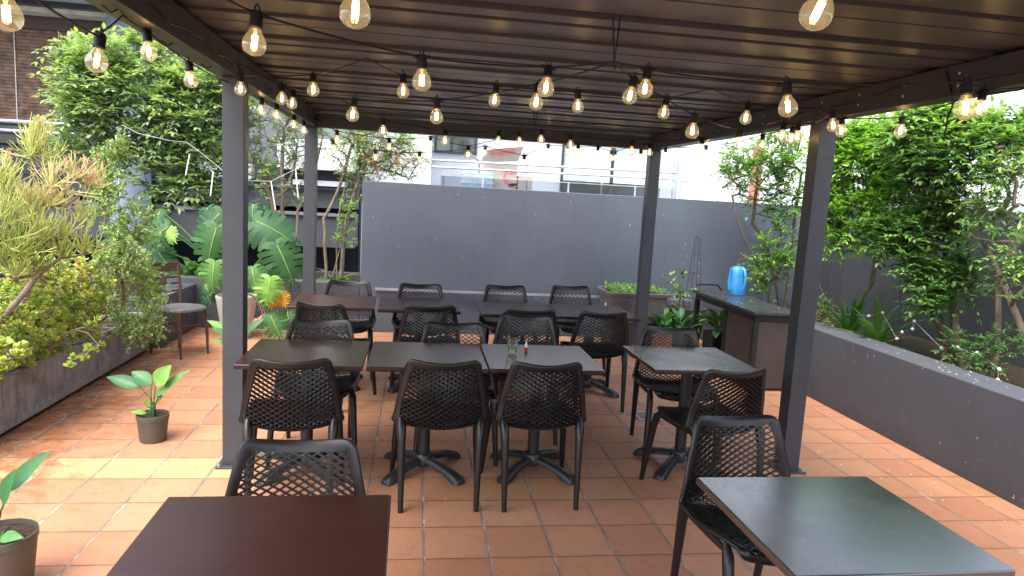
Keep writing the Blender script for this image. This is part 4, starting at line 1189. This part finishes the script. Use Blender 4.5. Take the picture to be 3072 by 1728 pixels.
# ---- pencil cactus, jade, small-leaved shrub in the troughs
def stick_plant():
    rnd = random.Random(31); base = V((-2.8, 4.7, .3))
    t = thing('pencil_cactus', 'tall pencil cactus with yellow and pink stick twigs in the left trough', 'plant', tuple(base))
    m = MB(); tr = MB(); o = base
    tops = []
    def broom(c, up, R_, n, tv, fan=1.0):
        for i in range(int(n * .72)):
            d = (up * rnd.uniform(.5, 1.6) + rdir(rnd) * fan).normalized()
            L = R_ * rnd.uniform(.55, 1.1); p = c.copy(); r0 = .0031
            pts = [p.copy()]
            for q in range(3):
                d = (d + up * .16 + rdir(rnd) * .16).normalized(); p = p + d * L / 3; pts.append(p.copy())
                if q < 2 and rnd.random() < .75:
                    d2 = (d + rdir(rnd) * .65).normalized(); l2 = L * rnd.uniform(.25, .5)
                    v_ = min(1, max(0, tv + rnd.gauss(.05, .1)))
                    m.tube([p - o, p + d2 * l2 * .5 - o, p + d2 * l2 + up * l2 * .15 - o], [.0026, .0024, .0018], 4, v_)
            m.tube([q_ - o for q_ in pts], [r0, .0034, .003, .0022], 4, min(1, max(0, tv - .06 + rnd.gauss(0, .09))), cap=False)
    Y0 = 4.6
    spots = []
    # candle at the top
    for (vx, vy, Y, R_, n, tv, fan) in [
        (95, 395, 4.7, .20, 46, .5, .75), (90, 350, 4.7, .13, 40, .62, .45), (95, 330, 4.7, .10, 34, .72, .35), (98, 420, 4.7, .24, 28, .5, 1.1),
        (20, 470, 4.5, .18, 34, .5, .7), (10, 430, 4.5, .12, 24, .75, .4), (25, 520, 4.5, .2, 36, .55, 1.),
        (130, 470, 4.6, .18, 40, .78, 1.1), (180, 450, 4.7, .15, 36, .8, 1.), (215, 470, 4.8, .14, 36, .84, .8), (205, 420, 4.8, .09, 12, .95, .35), (235, 400, 4.85, .045, 10, .99, .3),
        (60, 560, 4.4, .20, 44, .55, .6), (70, 520, 4.4, .14, 36, .72, .5), (100, 520, 4.5, .18, 30, .7, 1.), (150, 520, 4.6, .17, 26, .75, 1.),
        (30, 610, 4.3, .18, 40, .45, 1.), (110, 600, 4.4, .18, 44, .42, .9), (170, 600, 4.6, .17, 36, .45, .8), (200, 560, 4.8, .14, 22, .6, .8), (60, 640, 4.3, .18, 50, .32, 1.), (0, 560, 4.2, .2, 40, .5, .9),
        (10, 670, 4.2, .18, 40, .3, 1.), (150, 650, 4.5, .17, 44, .35, 1.), (210, 640, 4.8, .15, 34, .42, .9), (100, 690, 4.4, .15, 40, .25, 1.), (40, 700, 4.2, .15, 30, .3, 1.), (-30, 480, 4.2, .22, 40, .5, .9), (-40, 600, 4.1, .22, 40, .4, .9)]:
        c = onY(vx, vy, Y); c.y += rnd.uniform(-.08, .08)
        spots.append(c); broom(c, V((0, 0, 1)), R_ * 1.05, n, tv, fan)
        c2 = c + V((rnd.uniform(-.06, .06), .12, -.02)); broom(c2, V((0, 0, 1)), R_, n // 3, tv - .05, fan)
    nodes, par, rad, ends = skeleton([base, base + V((-.1, .2, 0)), base + V((.02, -.3, 0))], spots, rnd, step=.14, tip_r=.007)
    limbs(tr, [n_ - o for n_ in nodes], par, rad, .017)
    tr.build('trunk', M['jadebark'], t, smooth=True, angle=180)
    m.build('twigs', M['pencil'], t)
stick_plant()

def jade():
    rnd = random.Random(41); base = V((-2.75, 4.1, .31)); o = base
    t = thing('jade_plant', 'sprawling jade plant with fleshy yellow-green leaves spilling over the trough', 'plant', tuple(base))
    T = []
    def P(vx, vy, Y): return onY(vx, vy, Y)
    poly = lambda vx: 640 + 60 * max(0, (70 - vx) / 70) + 55 * max(0, (vx - 190) / 80)      # skyline of the mound
    while len(T) < 360:
        x = rnd.uniform(-3.05, -2.40); vx = rnd.uniform(-60, 285)
        dd_ = ray(vx, 750); Y = x / dd_.x * dd_.y
        if not 3.0 < Y < 6.0: continue
        vy0 = poly(vx) + 10; vy1 = 925 - .62 * (vx) + 20
        if vy1 <= vy0 + 10: vy1 = vy0 + 60
        p = onY(vx, rnd.uniform(vy0, vy1), Y)
        if p.z < .40: continue
        T.append(p)
    for _ in range(90):
        T.append(V((rnd.uniform(-2.60, -2.42), rnd.uniform(4.1, 5.7), rnd.uniform(.39, .62))))
    for (vx, vy, Y) in ((232, 820, 5.1), (250, 870, 5.0), (215, 900, 4.6), (225, 880, 4.75), (185, 905, 4.3), (30, 900, 3.5), (60, 880, 3.6), (10, 870, 3.4)): T.append(P(vx, vy, Y))
    nodes, par, rad, ends = skeleton([base, base + V((-.05, -.25, 0)), base + V((.05, .5, 0)), base + V((0, .95, 0)), base + V((.08, -.45, 0)), base + V((.08, -.6, 0)), base + V((0, 1.35, 0))], T, rnd, step=.09, tip_r=.0045, up=.06)
    m = MB(); limbs(m, [n_ - o for n_ in nodes], par, rad, .035, 7)
    m.build('branches', M['jadebark'], t, smooth=True, angle=180)
    m = MB()
    for e in ends:
        p = nodes[e]; ax = (nodes[e] - nodes[par[e]]).normalized() * .6 + V((0, 0, .8)); ax.normalize()
        cv = rnd.gauss(.42 + .28 * (p.z - .6), .12)
        for ros in range(rnd.choice((2, 3, 3, 4))):
            c = p + rdir(rnd) * .045 * (ros > 0); ax2 = (ax + rdir(rnd) * .5).normalized()
            for k in range(9):
                a = k * 2.39; s1 = ax2.orthogonal().normalized(); s2 = ax2.cross(s1)
                el = .25 + .85 * k / 9
                d = ((s1 * math.cos(a) + s2 * math.sin(a)) * (1 - el * .55) + ax2 * el).normalized()
                L = .036 * rnd.uniform(.75, 1.15) * (1.1 - .3 * k / 9)
                add_leaf(m, c - o + ax2 * .008 * k / 3, d, ax2, L, L * .62, min(1, max(0, cv + .04 * k * .5 + rnd.gauss(0, .12))), fold=.1, droop=-.12, shape='round')
    m.build('foliage', M['leaf_jade'], t, solid=.0035)
jade()

def smallleaf():
    rnd = random.Random(51); base = V((-2.72, 6.2, .31)); o = base
    t = thing('small_leaved_shrub', 'airy small-leaved succulent shrub with long arching shoots at the far trough', 'shrub', tuple(base))
    T = []
    def reg(n, cx, cy, rx, ry, Y, dY):
        for _ in range(n):
            a = rnd.uniform(0, 6.283); q = math.sqrt(rnd.random())
            T.append(onY(cx + rx * q * math.cos(a), cy + ry * q * math.sin(a), Y + rnd.uniform(-dY, dY)))
    reg(64, 325, 740, 66, 95, 6.2, .35); reg(24, 270, 520, 42, 90, 6.0, .3); reg(26, 255, 440, 22, 50, 6.0, .2); reg(22, 345, 570, 45, 50, 6.1, .3)
    reg(40, 290, 650, 60, 55, 5.9, .3); reg(10, 375, 720, 30, 40, 6.4, .2); reg(20, 340, 830, 50, 30, 6.1, .2); reg(18, 300, 380, 12, 30, 6.1, .1)
    nodes, par, rad, ends = skeleton([base, base + V((.02, -.15, 0)), base + V((0, .25, 0))], T, rnd, step=.10, tip_r=.0028)
    m = MB(); limbs(m, [n_ - o for n_ in nodes], par, rad, .024, 6)
    L_ = MB()
    def sprig(pts, dens=2, s=1.):
        for i in range(len(pts) - 1):
            for j in range(dens):
                c = pts[i].lerp(pts[i + 1], j / dens); ax = (pts[i + 1] - pts[i]).normalized()
                for sg in (-1, 1):
                    d = (rdir(rnd) + ax * .3).normalized(); l = .019 * rnd.uniform(.7, 1.25) * s
                    add_leaf(L_, c - o, d, rdir(rnd), l, l * .8, min(1, max(0, rnd.gauss(.5, .22))), fold=.05, droop=-.05, shape='round')
    for e in ends:
        p = nodes[e]
        for k in range(4):
            d = (rdir(rnd) + V((0, 0, .2)) + (p - nodes[par[e]]).normalized() * .8).normalized(); L = rnd.uniform(.09, .2)
            pts = [p + d * L * u + V((0, 0, -.25 * L * u * u)) for u in (0, .25, .5, .75, 1)]
            m.tube([q - o for q in pts], [.002, .0018, .0015, .0012, .001], 3, cap=False); sprig(pts, 3)
    # trailing shoots over the end of the trough
    for k in range(12):
        st = V((-2.62 + rnd.uniform(0, .1), 6.5 + rnd.uniform(-.2, .35), .42)); tx = rnd.uniform(-2.45, -2.2); tyy = 6.7 + rnd.uniform(-.15, .4); tz = rnd.uniform(.04, .35)
        pts = []
        for i in range(11):
            u = i / 10; pts.append(V((st.x + (tx - st.x) * min(1, u * 1.3), st.y + (tyy - st.y) * u, st.z + .16 * math.sin(math.pi * min(1, u * 1.5)) * (u < .67) - (st.z - tz) * max(0, u - .25) / .75)) + rdir(rnd) * .008)
        m.tube([q - o for q in pts], .002, 4); sprig(pts, 3, .9)
    m.build('branches', M['bark'], t); L_.build('foliage', M['leaf_port'], t)
smallleaf()

# ---- right-hand trees
RG = 'leafy trees in the right garden bed'
tree('garden_tree', 'tree with twisting pale stems in front of the high wall\'s right end', 'tree', [(4.14, 7.5, .5), (4.25, 7.55, .5), (4.3, 7.45, .5)],
     [ball(1900, 440, 7.4, 75, 1.2), ball(1960, 380, 7.3, 70, 1.2), ball(1850, 410, 7.4, 45, .5), ball(1975, 520, 7.3, 50, .7), ball(1960, 620, 7.2, 55, .8), ball(1930, 680, 7.2, 45, .5), ball(2020, 450, 7.3, 70, .8)],
     230, (M['bark'], M['leaf_bright']), 61, Lf=.046, Wf=.02, twigs=5, pairs=4, twl=.15, tip_r=.0055, rmax=.028, group=RG, varbias=-.1,
     stems=[[(4.14, 7.5, .5), (4.10, 7.5, .75), (3.75, 7.45, 1.27), (3.57, 7.4, 1.56), (3.5, 7.4, 1.8)], [(4.27, 7.5, .5), (4.2, 7.5, .8), (3.99, 7.5, 1.32), (3.81, 7.5, 1.51), (3.78, 7.4, 1.9)], [(4.3, 7.45, .5), (4.33, 7.5, 1.0), (4.33, 7.5, 1.57), (4.3, 7.4, 2.1)]])
tree('garden_tree', 'bright lime green tree with clustered pale stems right of the front right post', 'tree', [(4.2, 6.3, .5), (4.3, 6.1, .5), (4.15, 6.5, .5), (4.3, 6.0, .5)],
     [ball(2170, 430, 6.0, 110, 2.2), ball(2110, 360, 6.0, 60, .8), ball(2250, 370, 5.8, 90, 1.3), ball(2150, 560, 5.8, 80, 1.), ball(2260, 520, 5.6, 80, 1.1), ball(2100, 520, 6.0, 50, .6)],
     340, (M['bark'], M['leaf_bright']), 62, Lf=.054, Wf=.024, twigs=7, pairs=4, twl=.17, tip_r=.005, rmax=.026, group=RG, varbias=.10, topbright=.12,
     stems=[[(4.2, 6.45, .5), (4.2, 6.55, .8), (4.2, 6.74, 1.06), (4.2, 6.7, 1.5)], [(4.2, 6.37, .5), (4.2, 6.38, .75), (4.2, 6.5, 1.15), (4.2, 6.5, 1.6)], [(4.15, 6.05, .5), (4.15, 6.1, .75), (4.2, 6.32, 1.18), (4.2, 6.4, 1.6)], [(4.2, 6.0, .5), (4.2, 6.03, .75), (4.25, 5.92, 1.06), (4.3, 5.9, 1.5)], [(4.25, 6.05, .5), (4.3, 6.2, .9), (4.2, 6.62, 1.4), (4.1, 6.8, 1.8)]])
tree('garden_tree', 'dark glossy leaved tree crowding the upper right edge', 'tree', [(4.35, 4.75, .5), (4.4, 4.9, .5)],
     [ball(2420, 370, 4.9, 120, 1.8, sy=.8), ball(2540, 340, 4.6, 85, 1.1, sy=.7), ball(2350, 310, 5.1, 80, 1.1, sy=.7), ball(2290, 350, 5.3, 70, .8, sy=.8), ball(2320, 420, 5.2, 60, .6)],
     260, (M['barkdark'], M['leaf_dark']), 63, Lf=.058, Wf=.026, twigs=5, pairs=4, twl=.16, tip_r=.0055, rmax=.045, group=RG, varbias=.22, topbright=.25)
tree('garden_tree', 'dark leafy tree filling the bed above the low wall at right', 'tree', [(4.3, 5.1, .5), (4.2, 5.4, .5), (4.25, 4.9, .5)],
     [ball(2330, 620, 5.1, 85, 1.8), ball(2250, 590, 5.3, 50, .8), ball(2340, 730, 5.0, 55, .8), ball(2420, 690, 4.9, 45, .5), ball(2380, 540, 5.0, 60, .9), ball(2350, 520, 5.2, 70, .8)],
     225, (M['barkdark'], M['leaf_dark']), 64, Lf=.055, Wf=.024, twigs=5, pairs=4, twl=.15, tip_r=.005, rmax=.045, group=RG, varbias=.05,
     stems=[[(4.3, 4.78, .5), (4.3, 4.85, .7), (4.3, 4.93, .9), (4.3, 5.1, 1.3)], [(4.3, 5.47, .5), (4.3, 5.54, .84), (4.3, 5.6, 1.2)]])
tree('garden_tree', 'sparse tree with thick forking brown branches at the far right edge', 'tree', [(4.3, 4.05, .5), (4.45, 4.5, .5)],
     [ball(2520, 480, 4.5, 80, .8), ball(2580, 640, 4.2, 50, .6), ball(2480, 560, 4.6, 70, .5), ball(2560, 720, 4.2, 40, .3), ball(2540, 400, 4.4, 60, .8)],
     80, (M['bark'], M['leaf_dark']), 65, Lf=.048, Wf=.02, twigs=4, pairs=4, twl=.15, tip_r=.0075, rmax=.042, group=RG, varbias=.2,
     stems=[[(4.3, 4.0, .5), (4.3, 4.27, .87), (4.3, 4.55, 1.28), (4.3, 4.75, 1.55), (4.3, 4.85, 2.0)], [(4.3, 4.55, 1.28), (4.35, 4.3, 1.5), (4.35, 4.2, 1.9), (4.3, 4.1, 2.3)], [(4.3, 4.5, .5), (4.3, 4.48, .75), (4.3, 4.56, 1.24), (4.4, 4.5, 1.7)]])
tree('low_shrub', 'thin low shrub behind the low wall near the right edge', 'shrub', [(4.15, 4.3, .5), (4.1, 4.6, .5)],
     [ball(2480, 900, 4.3, 50, 1), ball(2540, 860, 4.2, 40, .6), ball(2400, 860, 4.6, 40, .4)],
     34, (M['barkdark'], M['leaf_dark']), 66, Lf=.035, Wf=.016, twigs=4, pairs=4, twl=.1, tip_r=.003, step=.1)
tree('low_shrub', 'small yellow-green shrub at the left end of the low wall beside the post', 'shrub', [(4.05, 6.35, .5)],
     [ball(2060, 770, 6.2, 26, 1), ball(2085, 790, 6.1, 22, .6)],
     26, (M['barkdark'], M['leaf_port']), 67, Lf=.025, Wf=.014, twigs=4, pairs=4, twl=.08, tip_r=.0025, step=.1)
rosette('strap_leaf_plant', 'arching strap-leaved plant nearest the post behind the low wall', 'plant', (4.03, 5.85, .5), 30, .50, .040, M['strap'], 71, up=1.25, spread=.8)
rosette('strap_leaf_plant', 'arching strap-leaved plant in the middle of the right bed edge', 'plant', (4.03, 5.45, .5), 28, .50, .040, M['strap'], 72, up=1.2, spread=.8)

# fairy lights on the right
FL = [(4.0, 6.317, .798), (4.0, 6.235, .803), (4.0, 6.245, .681), (4.0, 6.114, .718), (4.0, 5.546, .788), (4.0, 5.54, .79), (4.0, 5.372, .848), (4.0, 4.982, .849), (4.0, 5.104, .734), (4.0, 4.991, .783), (4.0, 5.154, .668), (4.0, 4.66, .70), (4.0, 4.508, .741), (4.0, 4.354, .723), (4.0, 4.326, .743), (4.0, 4.124, .674), (4.0, 4.123, .6)]
t = thing('fairy_lights', 'thin wire of small white ball fairy lights trailing through the right bed', 'fairy lights', FL[0])
o = V(FL[0]); m = MB()
sp_ = sorted(FL, key=lambda p: -p[1])
m.tube([V(p) - o for p in sp_], .0012, 4); m.build('wire', M['wire'], t)
bm0 = None
for p in FL:
    if bm0 is None:
        bm0 = MB().lathe([(.0001, -.013), (.006, -.0115), (.0105, -.007), (.013, 0), (.0105, .007), (.006, .0115), (.0001, .013)], n=12).build('light_ball', M['whitewire'], t, smooth=True); b = bm0
    else: b = bm0.copy(); C.objects.link(b); b.parent = t
    b.location = V(p) - o

# icicle rods at left
def rods(label, wire, rods_, Y):
    o = onY(*wire[0], Y); t = thing('icicle_lights', label, 'icicle lights', tuple(o))
    MB().tube([onY(*w, Y) - o for w in wire], .003, 5).build('wire', M['wire'], t)
    for a, b in rods_: MB().tube([onY(*a, Y) - o, onY(*b, Y) - o], .007, 6).build('light_rod', M['whitewire'], t)
def zc(X, Y): return ((700 + X / 2.07) / KV, (200 + Y / 2.07) / KV)
def za(X, Y): return ((X / 2.415) / KV, (Y / 2.415) / KV)
rods('white rod lights hung on a wire between the left front and rear posts', [zc(80, 707), zc(232, 712), zc(385, 637), zc(470, 545)], [(zc(234, 712), zc(262, 890)), (zc(387, 637), zc(403, 815))], 8.2)
rods('white rod lights strung through the light green tree', [za(885, 905), za(1000, 965), za(1235, 1020), za(1350, 1030), za(1460, 1110), za(1610, 1230)], [(za(1375, 1115), za(1345, 1270)), (za(1545, 1245), za(1525, 1420)), (za(840, 980), za(870, 1440))], 7.95)

# ---- potted plants
def pot(m, r0, r1, h, n=28):
    return m.lathe([(.0001, 0), (r0, 0), (r0 + .002, .004), (r1 - .004, h - .03), (r1, h - .028), (r1, h), (r1 - .006, h), (r1 - .008, h - .02), (.0001, h - .022)], n=n)
def big_leaf(m, base, d, L, W, var, face=V((0, -.5, 1)), curl=.5):
    d = d.normalized(); side = d.cross(face).normalized(); k = 9; vs = []; p = base.copy(); dd = d.copy()
    for i in range(k):
        u = i / (k - 1); w = W / 2 * max(0.0, math.sin(math.pi * u ** .78)) ** 1.05; n_ = side.cross(dd)
        vs += [p - side * w + n_ * w * .28, p - side * w * .5 + n_ * w * .05, p, p + side * w * .5 + n_ * w * .05, p + side * w + n_ * w * .28]
        dd = (dd - face.normalized() * curl / k).normalized(); p = p + dd * L / (k - 1)
    m.add(vs, [(i * 5 + j, i * 5 + j + 1, i * 5 + 5 + j + 1, i * 5 + 5 + j) for i in range(k - 1) for j in range(4)], var)
def leafy_pot(name, label, loc, rp, hp, stems, potmat, seed=1):
    rnd = random.Random(seed); t = thing('plant_pot', label[0], 'plant pot', loc)
    m = pot(MB(), rp * .78, rp, hp); m.build('pot', potmat, t, smooth=True, angle=50)
    MB().disc((0, 0, hp - .018), rp - .009).build('soil', M['soil'], t)
    q = thing(name, label[1], 'plant', (loc[0], loc[1], loc[2] + hp - .02)); m = MB(); s = MB()
    for (dx, dy, h, lx, ly, lz, L, W, var) in stems:
        b = V((rnd.uniform(-.02, .02), rnd.uniform(-.02, .02), 0)); e = V((dx, dy, h))
        s.tube([b, b.lerp(e, .5) + V((dx * -.15, dy * -.15, .02)), e], [.0045, .004, .003], 6, var=.4)
        big_leaf(m, e, V((lx, ly, lz)), L, W, var, face=V((rnd.uniform(-.3, .3), -.75, .8)))
    m.build('foliage', M['potleaf'], q, smooth=True, angle=180); s.build('stems', M['potleaf'], q)
leafy_pot('potted_plant', ('grey-brown nursery pot on the tiles in front of the left trough', 'young glossy plant in the pot standing alone on the left tiles'), (-1.613, 4.49, 0), .096, .175,
    [(-.07, .0, .19, -1, .0, .42, .23, .085, .35), (-.015, .02, .2, -.75, .1, .62, .16, .10, .5), (.02, .0, .20, .42, -.1, .75, .17, .115, .82), (.06, .0, .17, .65, 0, .75, .21, .06, .6), (.02, -.01, .14, .55, -.2, .45, .12, .05, .55), (-.025, -.02, .07, .1, -.2, .5, .065, .045, .78), (-.03, -.02, .03, -.7, -.3, .25, .09, .04, .8), (.05, 0, .12, -.3, 0, 1, .05, .03, .5)], M['pot_grey'], 2)
leafy_pot('potted_plant', ('dark nursery pot just behind the front left post', 'bright young plant in the pot half hidden by the front left post'), (-1.46, 6.05, 0), .11, .2,
    [(-.09, 0, .20, -1, 0, .7, .22, .075, .8), (-.06, 0, .10, -.9, 0, .25, .2, .06, .72), (-.02, 0, .22, .1, 0, 1, .24, .08, .45), (.05, 0, .2, .7, 0, .8, .2, .07, .4), (-.05, -.02, .16, -.8, -.2, .55, .2, .06, .5), (.04, 0, .3, -.1, 0, 1, .2, .07, .6)], M['pot_grey'], 3)
leafy_pot('potted_plant', ('taupe nursery pot cut off by the left edge of the view', 'pale striped plant leaning in at the left edge of the view'), (-1.575, 2.80, 0), .125, .245,
    [(.05, -.02, .20, .6, -.1, .85, .22, .075, .35), (.03, -.03, .15, .2, -.2, .6, .18, .07, .45), (.02, -.04, .02, .5, -.3, .2, .12, .05, .6), (-.1, 0, .3, -.5, 0, 1, .2, .08, .9), (-.05, .05, .25, -.3, .2, 1, .2, .08, .8)], M['pot_grey'], 4)
def bushy_pot(label, loc, rp, hp, mat, n, L, W, seed, seat='round', plabel=''):
    t = thing('plant_pot', label, 'plant pot', loc); MB_ = pot(MB(), rp * .85, rp, hp); MB_.build('pot', mat, t, smooth=True, angle=50)
    MB().disc((0, 0, hp - .018), rp - .009).build('soil', M['soil'], t)
    rosette('potted_plant', plabel, 'plant', (loc[0], loc[1], loc[2] + hp - .03), n, L, W, M['potleaf'], seed, up=.95, var=(.3, .8), stalk=.14)
bushy_pot('terracotta pot behind the lone right table\'s far chair', (2.84, 7.45, 0), .13, .27, M['pot_terra'], 24, .19, .075, 81, plabel='broad-leaved plant in the terracotta pot right of the rear right post')
t = thing('plant_pot', 'wide round charcoal pot holding the obelisk', 'plant pot', (3.24, 7.76, 0))
MB().lathe([(.0001, 0), (.15, 0), (.16, .02), (.21, .42), (.215, .44), (.215, .47), (.20, .47), (.19, .42), (.0001, .40)], n=32).build('pot', M['pot_dark'], t, smooth=True, angle=50)
MB().disc((0, 0, .41), .188).build('soil', M['soil'], t)
# twiggy plant in it
t = thing('potted_plant', 'twiggy variegated plant curling up beside the obelisk', 'plant', (3.15, 7.74, .41)); rnd = random.Random(9); s = MB(); m = MB()
for k in range(7):
    a = rnd.uniform(0, 6.28); pts = [V((0, 0, 0))]
    d = V((math.cos(a) * .3, math.sin(a) * .2, 1))
    for i in range(6):
        d = (d + rdir(rnd) * .6).normalized(); pts.append(pts[-1] + d * .085)
    s.tube(pts, [.006, .006, .005, .005, .004, .003, .002], 5)
    for p in pts[3:]:
        for j in range(3): big_leaf(m, p, (rdir(rnd) + V((0, -.3, .2))).normalized(), rnd.uniform(.035, .065), .034, rnd.uniform(.1, 1), face=V((0, -1, .5)))
s.build('stems', M['bark'], t); m.build('foliage', M['potleaf'], t, smooth=True, angle=180)
# black square pot under the counter, with leafy plant
t = thing('plant_pot', 'square black pot standing under the side counter', 'plant pot', (3.24, 6.86, 0))
MB().box(-.125, .125, -.125, .125, 0, .35).build('pot', M['blackpaint'], t, bevel=.006)
MB().box(-.11, .11, -.11, .11, .35, .352).build('soil', M['soil'], t)
rosette('potted_plant', 'leafy green plant seen between the legs of the side counter', 'plant', (3.24, 6.88, .35), 26, .22, .085, M['potleaf'], 82, up=.8, var=(.3, .75), stalk=.12)
bushy_pot('small dark pot behind the counter legs', (3.02, 7.42, 0), .11, .26, M['pot_dark'], 20, .22, .075, 83, plabel='drooping leafy plant between the round pot and the counter')

# ---- herb trough
t = thing('planter_trough', 'taupe rectangular raised trough standing against the high wall', 'planter', (2.56, 7.78, 0))
def rrect(hx, hy, r_, n=5):
    out = []
    for (cx, cy, a0) in ((hx - r_, hy - r_, 0), (-hx + r_, hy - r_, 90), (-hx + r_, -hy + r_, 180), (hx - r_, -hy + r_, 270)):
        for i in range(n + 1):
            a = R(a0 + 90 * i / n); out.append((cx + r_ * math.cos(a), cy + r_ * math.sin(a)))
    return out
def loft(m, rings):
    vs = []; n = len(rings[0][0])
    for pts, z in rings: vs += [(x, y_, z) for x, y_ in pts]
    fs = [(i * n + j, i * n + (j + 1) % n, (i + 1) * n + (j + 1) % n, (i + 1) * n + j) for i in range(len(rings) - 1) for j in range(n)]
    return m.add(vs, fs)
loft(MB(), [(rrect(.33, .225, .04), .30), (rrect(.35, .24, .05), .60), (rrect(.38, .265, .06), .605), (rrect(.385, .27, .065), .64), (rrect(.375, .26, .06), .65), (rrect(.345, .235, .05), .645), (rrect(.34, .23, .05), .60)]).build('trough', M['trough'], t, smooth=True, angle=40)
loft(MB(), [(rrect(.29, .19, .03), .0), (rrect(.30, .20, .03), .298)]).build('stand', simple('dark_trough_base', (.05, .043, .04), .5), t, smooth=True, angle=40)
m = MB()
for (x0, x1) in ((-.30, -.02), (.02, .30)): m.box(x0, x1, -.247, -.243, .36, .53)
m.build('side_recess_shade', simple('shaded_taupe', (.10, .09, .086), .5), t, bevel=.004)  # flat plates in darkened taupe, recess shade put into the colour
MB().box(-.355, -.352, -.12, -.07, .43, .50).build('label', M['paper'], t)
MB().box(-.335, .335, -.225, .225, .595, .62).build('soil', M['soil'], t)
hb = MB(); rnd = random.Random(12)
for k in range(900):
    p = V((rnd.uniform(-.30, .33), rnd.uniform(-.21, .21), .62 + rnd.uniform(0, .05)))
    p.z += .05 * mnoise.noise(p * 7) + .01
    add_leaf(hb, p, (rdir(rnd) + V((0, 0, .9))).normalized(), rdir(rnd), rnd.uniform(.03, .06), .018, rnd.random())
o = hb.build('herbs', M['herb']); o.location = (2.56, 7.78, 0); tag(o, 'low mat of bright green herbs growing in the taupe trough', 'herbs', kind='stuff')

# ---- fallen petals and litter
m = MB(); rnd = random.Random(15)
def petal(x, y_, z, s=.006):
    a = rnd.uniform(0, 3.14); n = 5
    m.add([(x + s * math.cos(a + q * 6.283 / n) * rnd.uniform(.6, 1.2), y_ + s * math.sin(a + q * 6.283 / n) * .8, z + rnd.uniform(.001, .004)) for q in range(n)], [tuple(range(n))])
for k in range(34): petal(rnd.uniform(2.6, 3.58), rnd.uniform(2.6, 5.6), .001, rnd.uniform(.004, .008))
for k in range(46): petal(rnd.uniform(3.62, 3.88), rnd.choice((rnd.gauss(3.95, .25), rnd.gauss(4.3, .3), rnd.uniform(3.3, 6))), .631, rnd.uniform(.004, .009))
for k in range(20): petal(rnd.uniform(3.1, 3.5), rnd.uniform(5.85, 7.1), .751, rnd.uniform(.004, .007))
for k in range(24): petal(rnd.uniform(-1.5, 2.4), rnd.uniform(2.4, 7.5), .001, rnd.uniform(.003, .006))
tag(m.build('fallen_petals', M['petal']), 'scattered white petals on tiles and wall tops', 'petals', kind='stuff')
m = MB()
for k in range(26):
    x = rnd.uniform(-2.47, -2.1); add_leaf(m, V((x, rnd.uniform(3.6, 7.6), .004)), V((rnd.uniform(-1, 1), rnd.uniform(-1, 1), .05)), V((0, 0, 1)), rnd.uniform(.01, .03), .01, rnd.random())
tag(m.build('leaf_litter', simple('brown_litter', (.07, .05, .03), .9)), 'bits of dead leaf litter beside the left troughs', 'leaf litter', kind='stuff')

# ================================================================== LIGHT
w = bpy.data.worlds.new('World'); bpy.context.scene.world = w; w.use_nodes = True
nt = w.node_tree; bg = nt.nodes['Background']
sky = nt.nodes.new('ShaderNodeTexSky'); sky.sky_type = 'NISHITA'; sky.sun_disc = False
EL, AZ = R(62), R(215)     # veiled sun high behind the left shoulder
sky.sun_elevation = EL; sky.sun_rotation = AZ; sky.air_density = 1.0; sky.dust_density = 4.0; sky.ozone_density = 1.0
hs = nt.nodes.new('ShaderNodeHueSaturation'); hs.inputs['Saturation'].default_value = .62; hs.inputs['Value'].default_value = 1.0
nt.links.new(sky.outputs[0], hs.inputs['Color']); nt.links.new(hs.outputs[0], bg.inputs[0]); bg.inputs[1].default_value = .15
su = bpy.data.lights.new('sun', 'SUN'); su.energy = .55; su.angle = R(35); su.color = (1, .97, .93)
so = bpy.data.objects.new('sun', su); C.objects.link(so)
d = V((math.sin(AZ) * math.cos(EL), math.cos(AZ) * math.cos(EL), math.sin(EL)))
so.rotation_euler = d.to_track_quat('Z', 'Y').to_euler()

sc = bpy.context.scene
sc.view_settings.view_transform = 'Standard'; sc.view_settings.look = 'None'; sc.view_settings.gamma = 1
sc.view_settings.exposure = 2.17
sc.cycles.use_denoising = True
sc.cycles.max_bounces = 8; sc.cycles.transparent_max_bounces = 24; sc.cycles.glossy_bounces = 4; sc.cycles.diffuse_bounces = 4
sc.cycles.sample_clamp_indirect = 4
sc.render.film_transparent = False
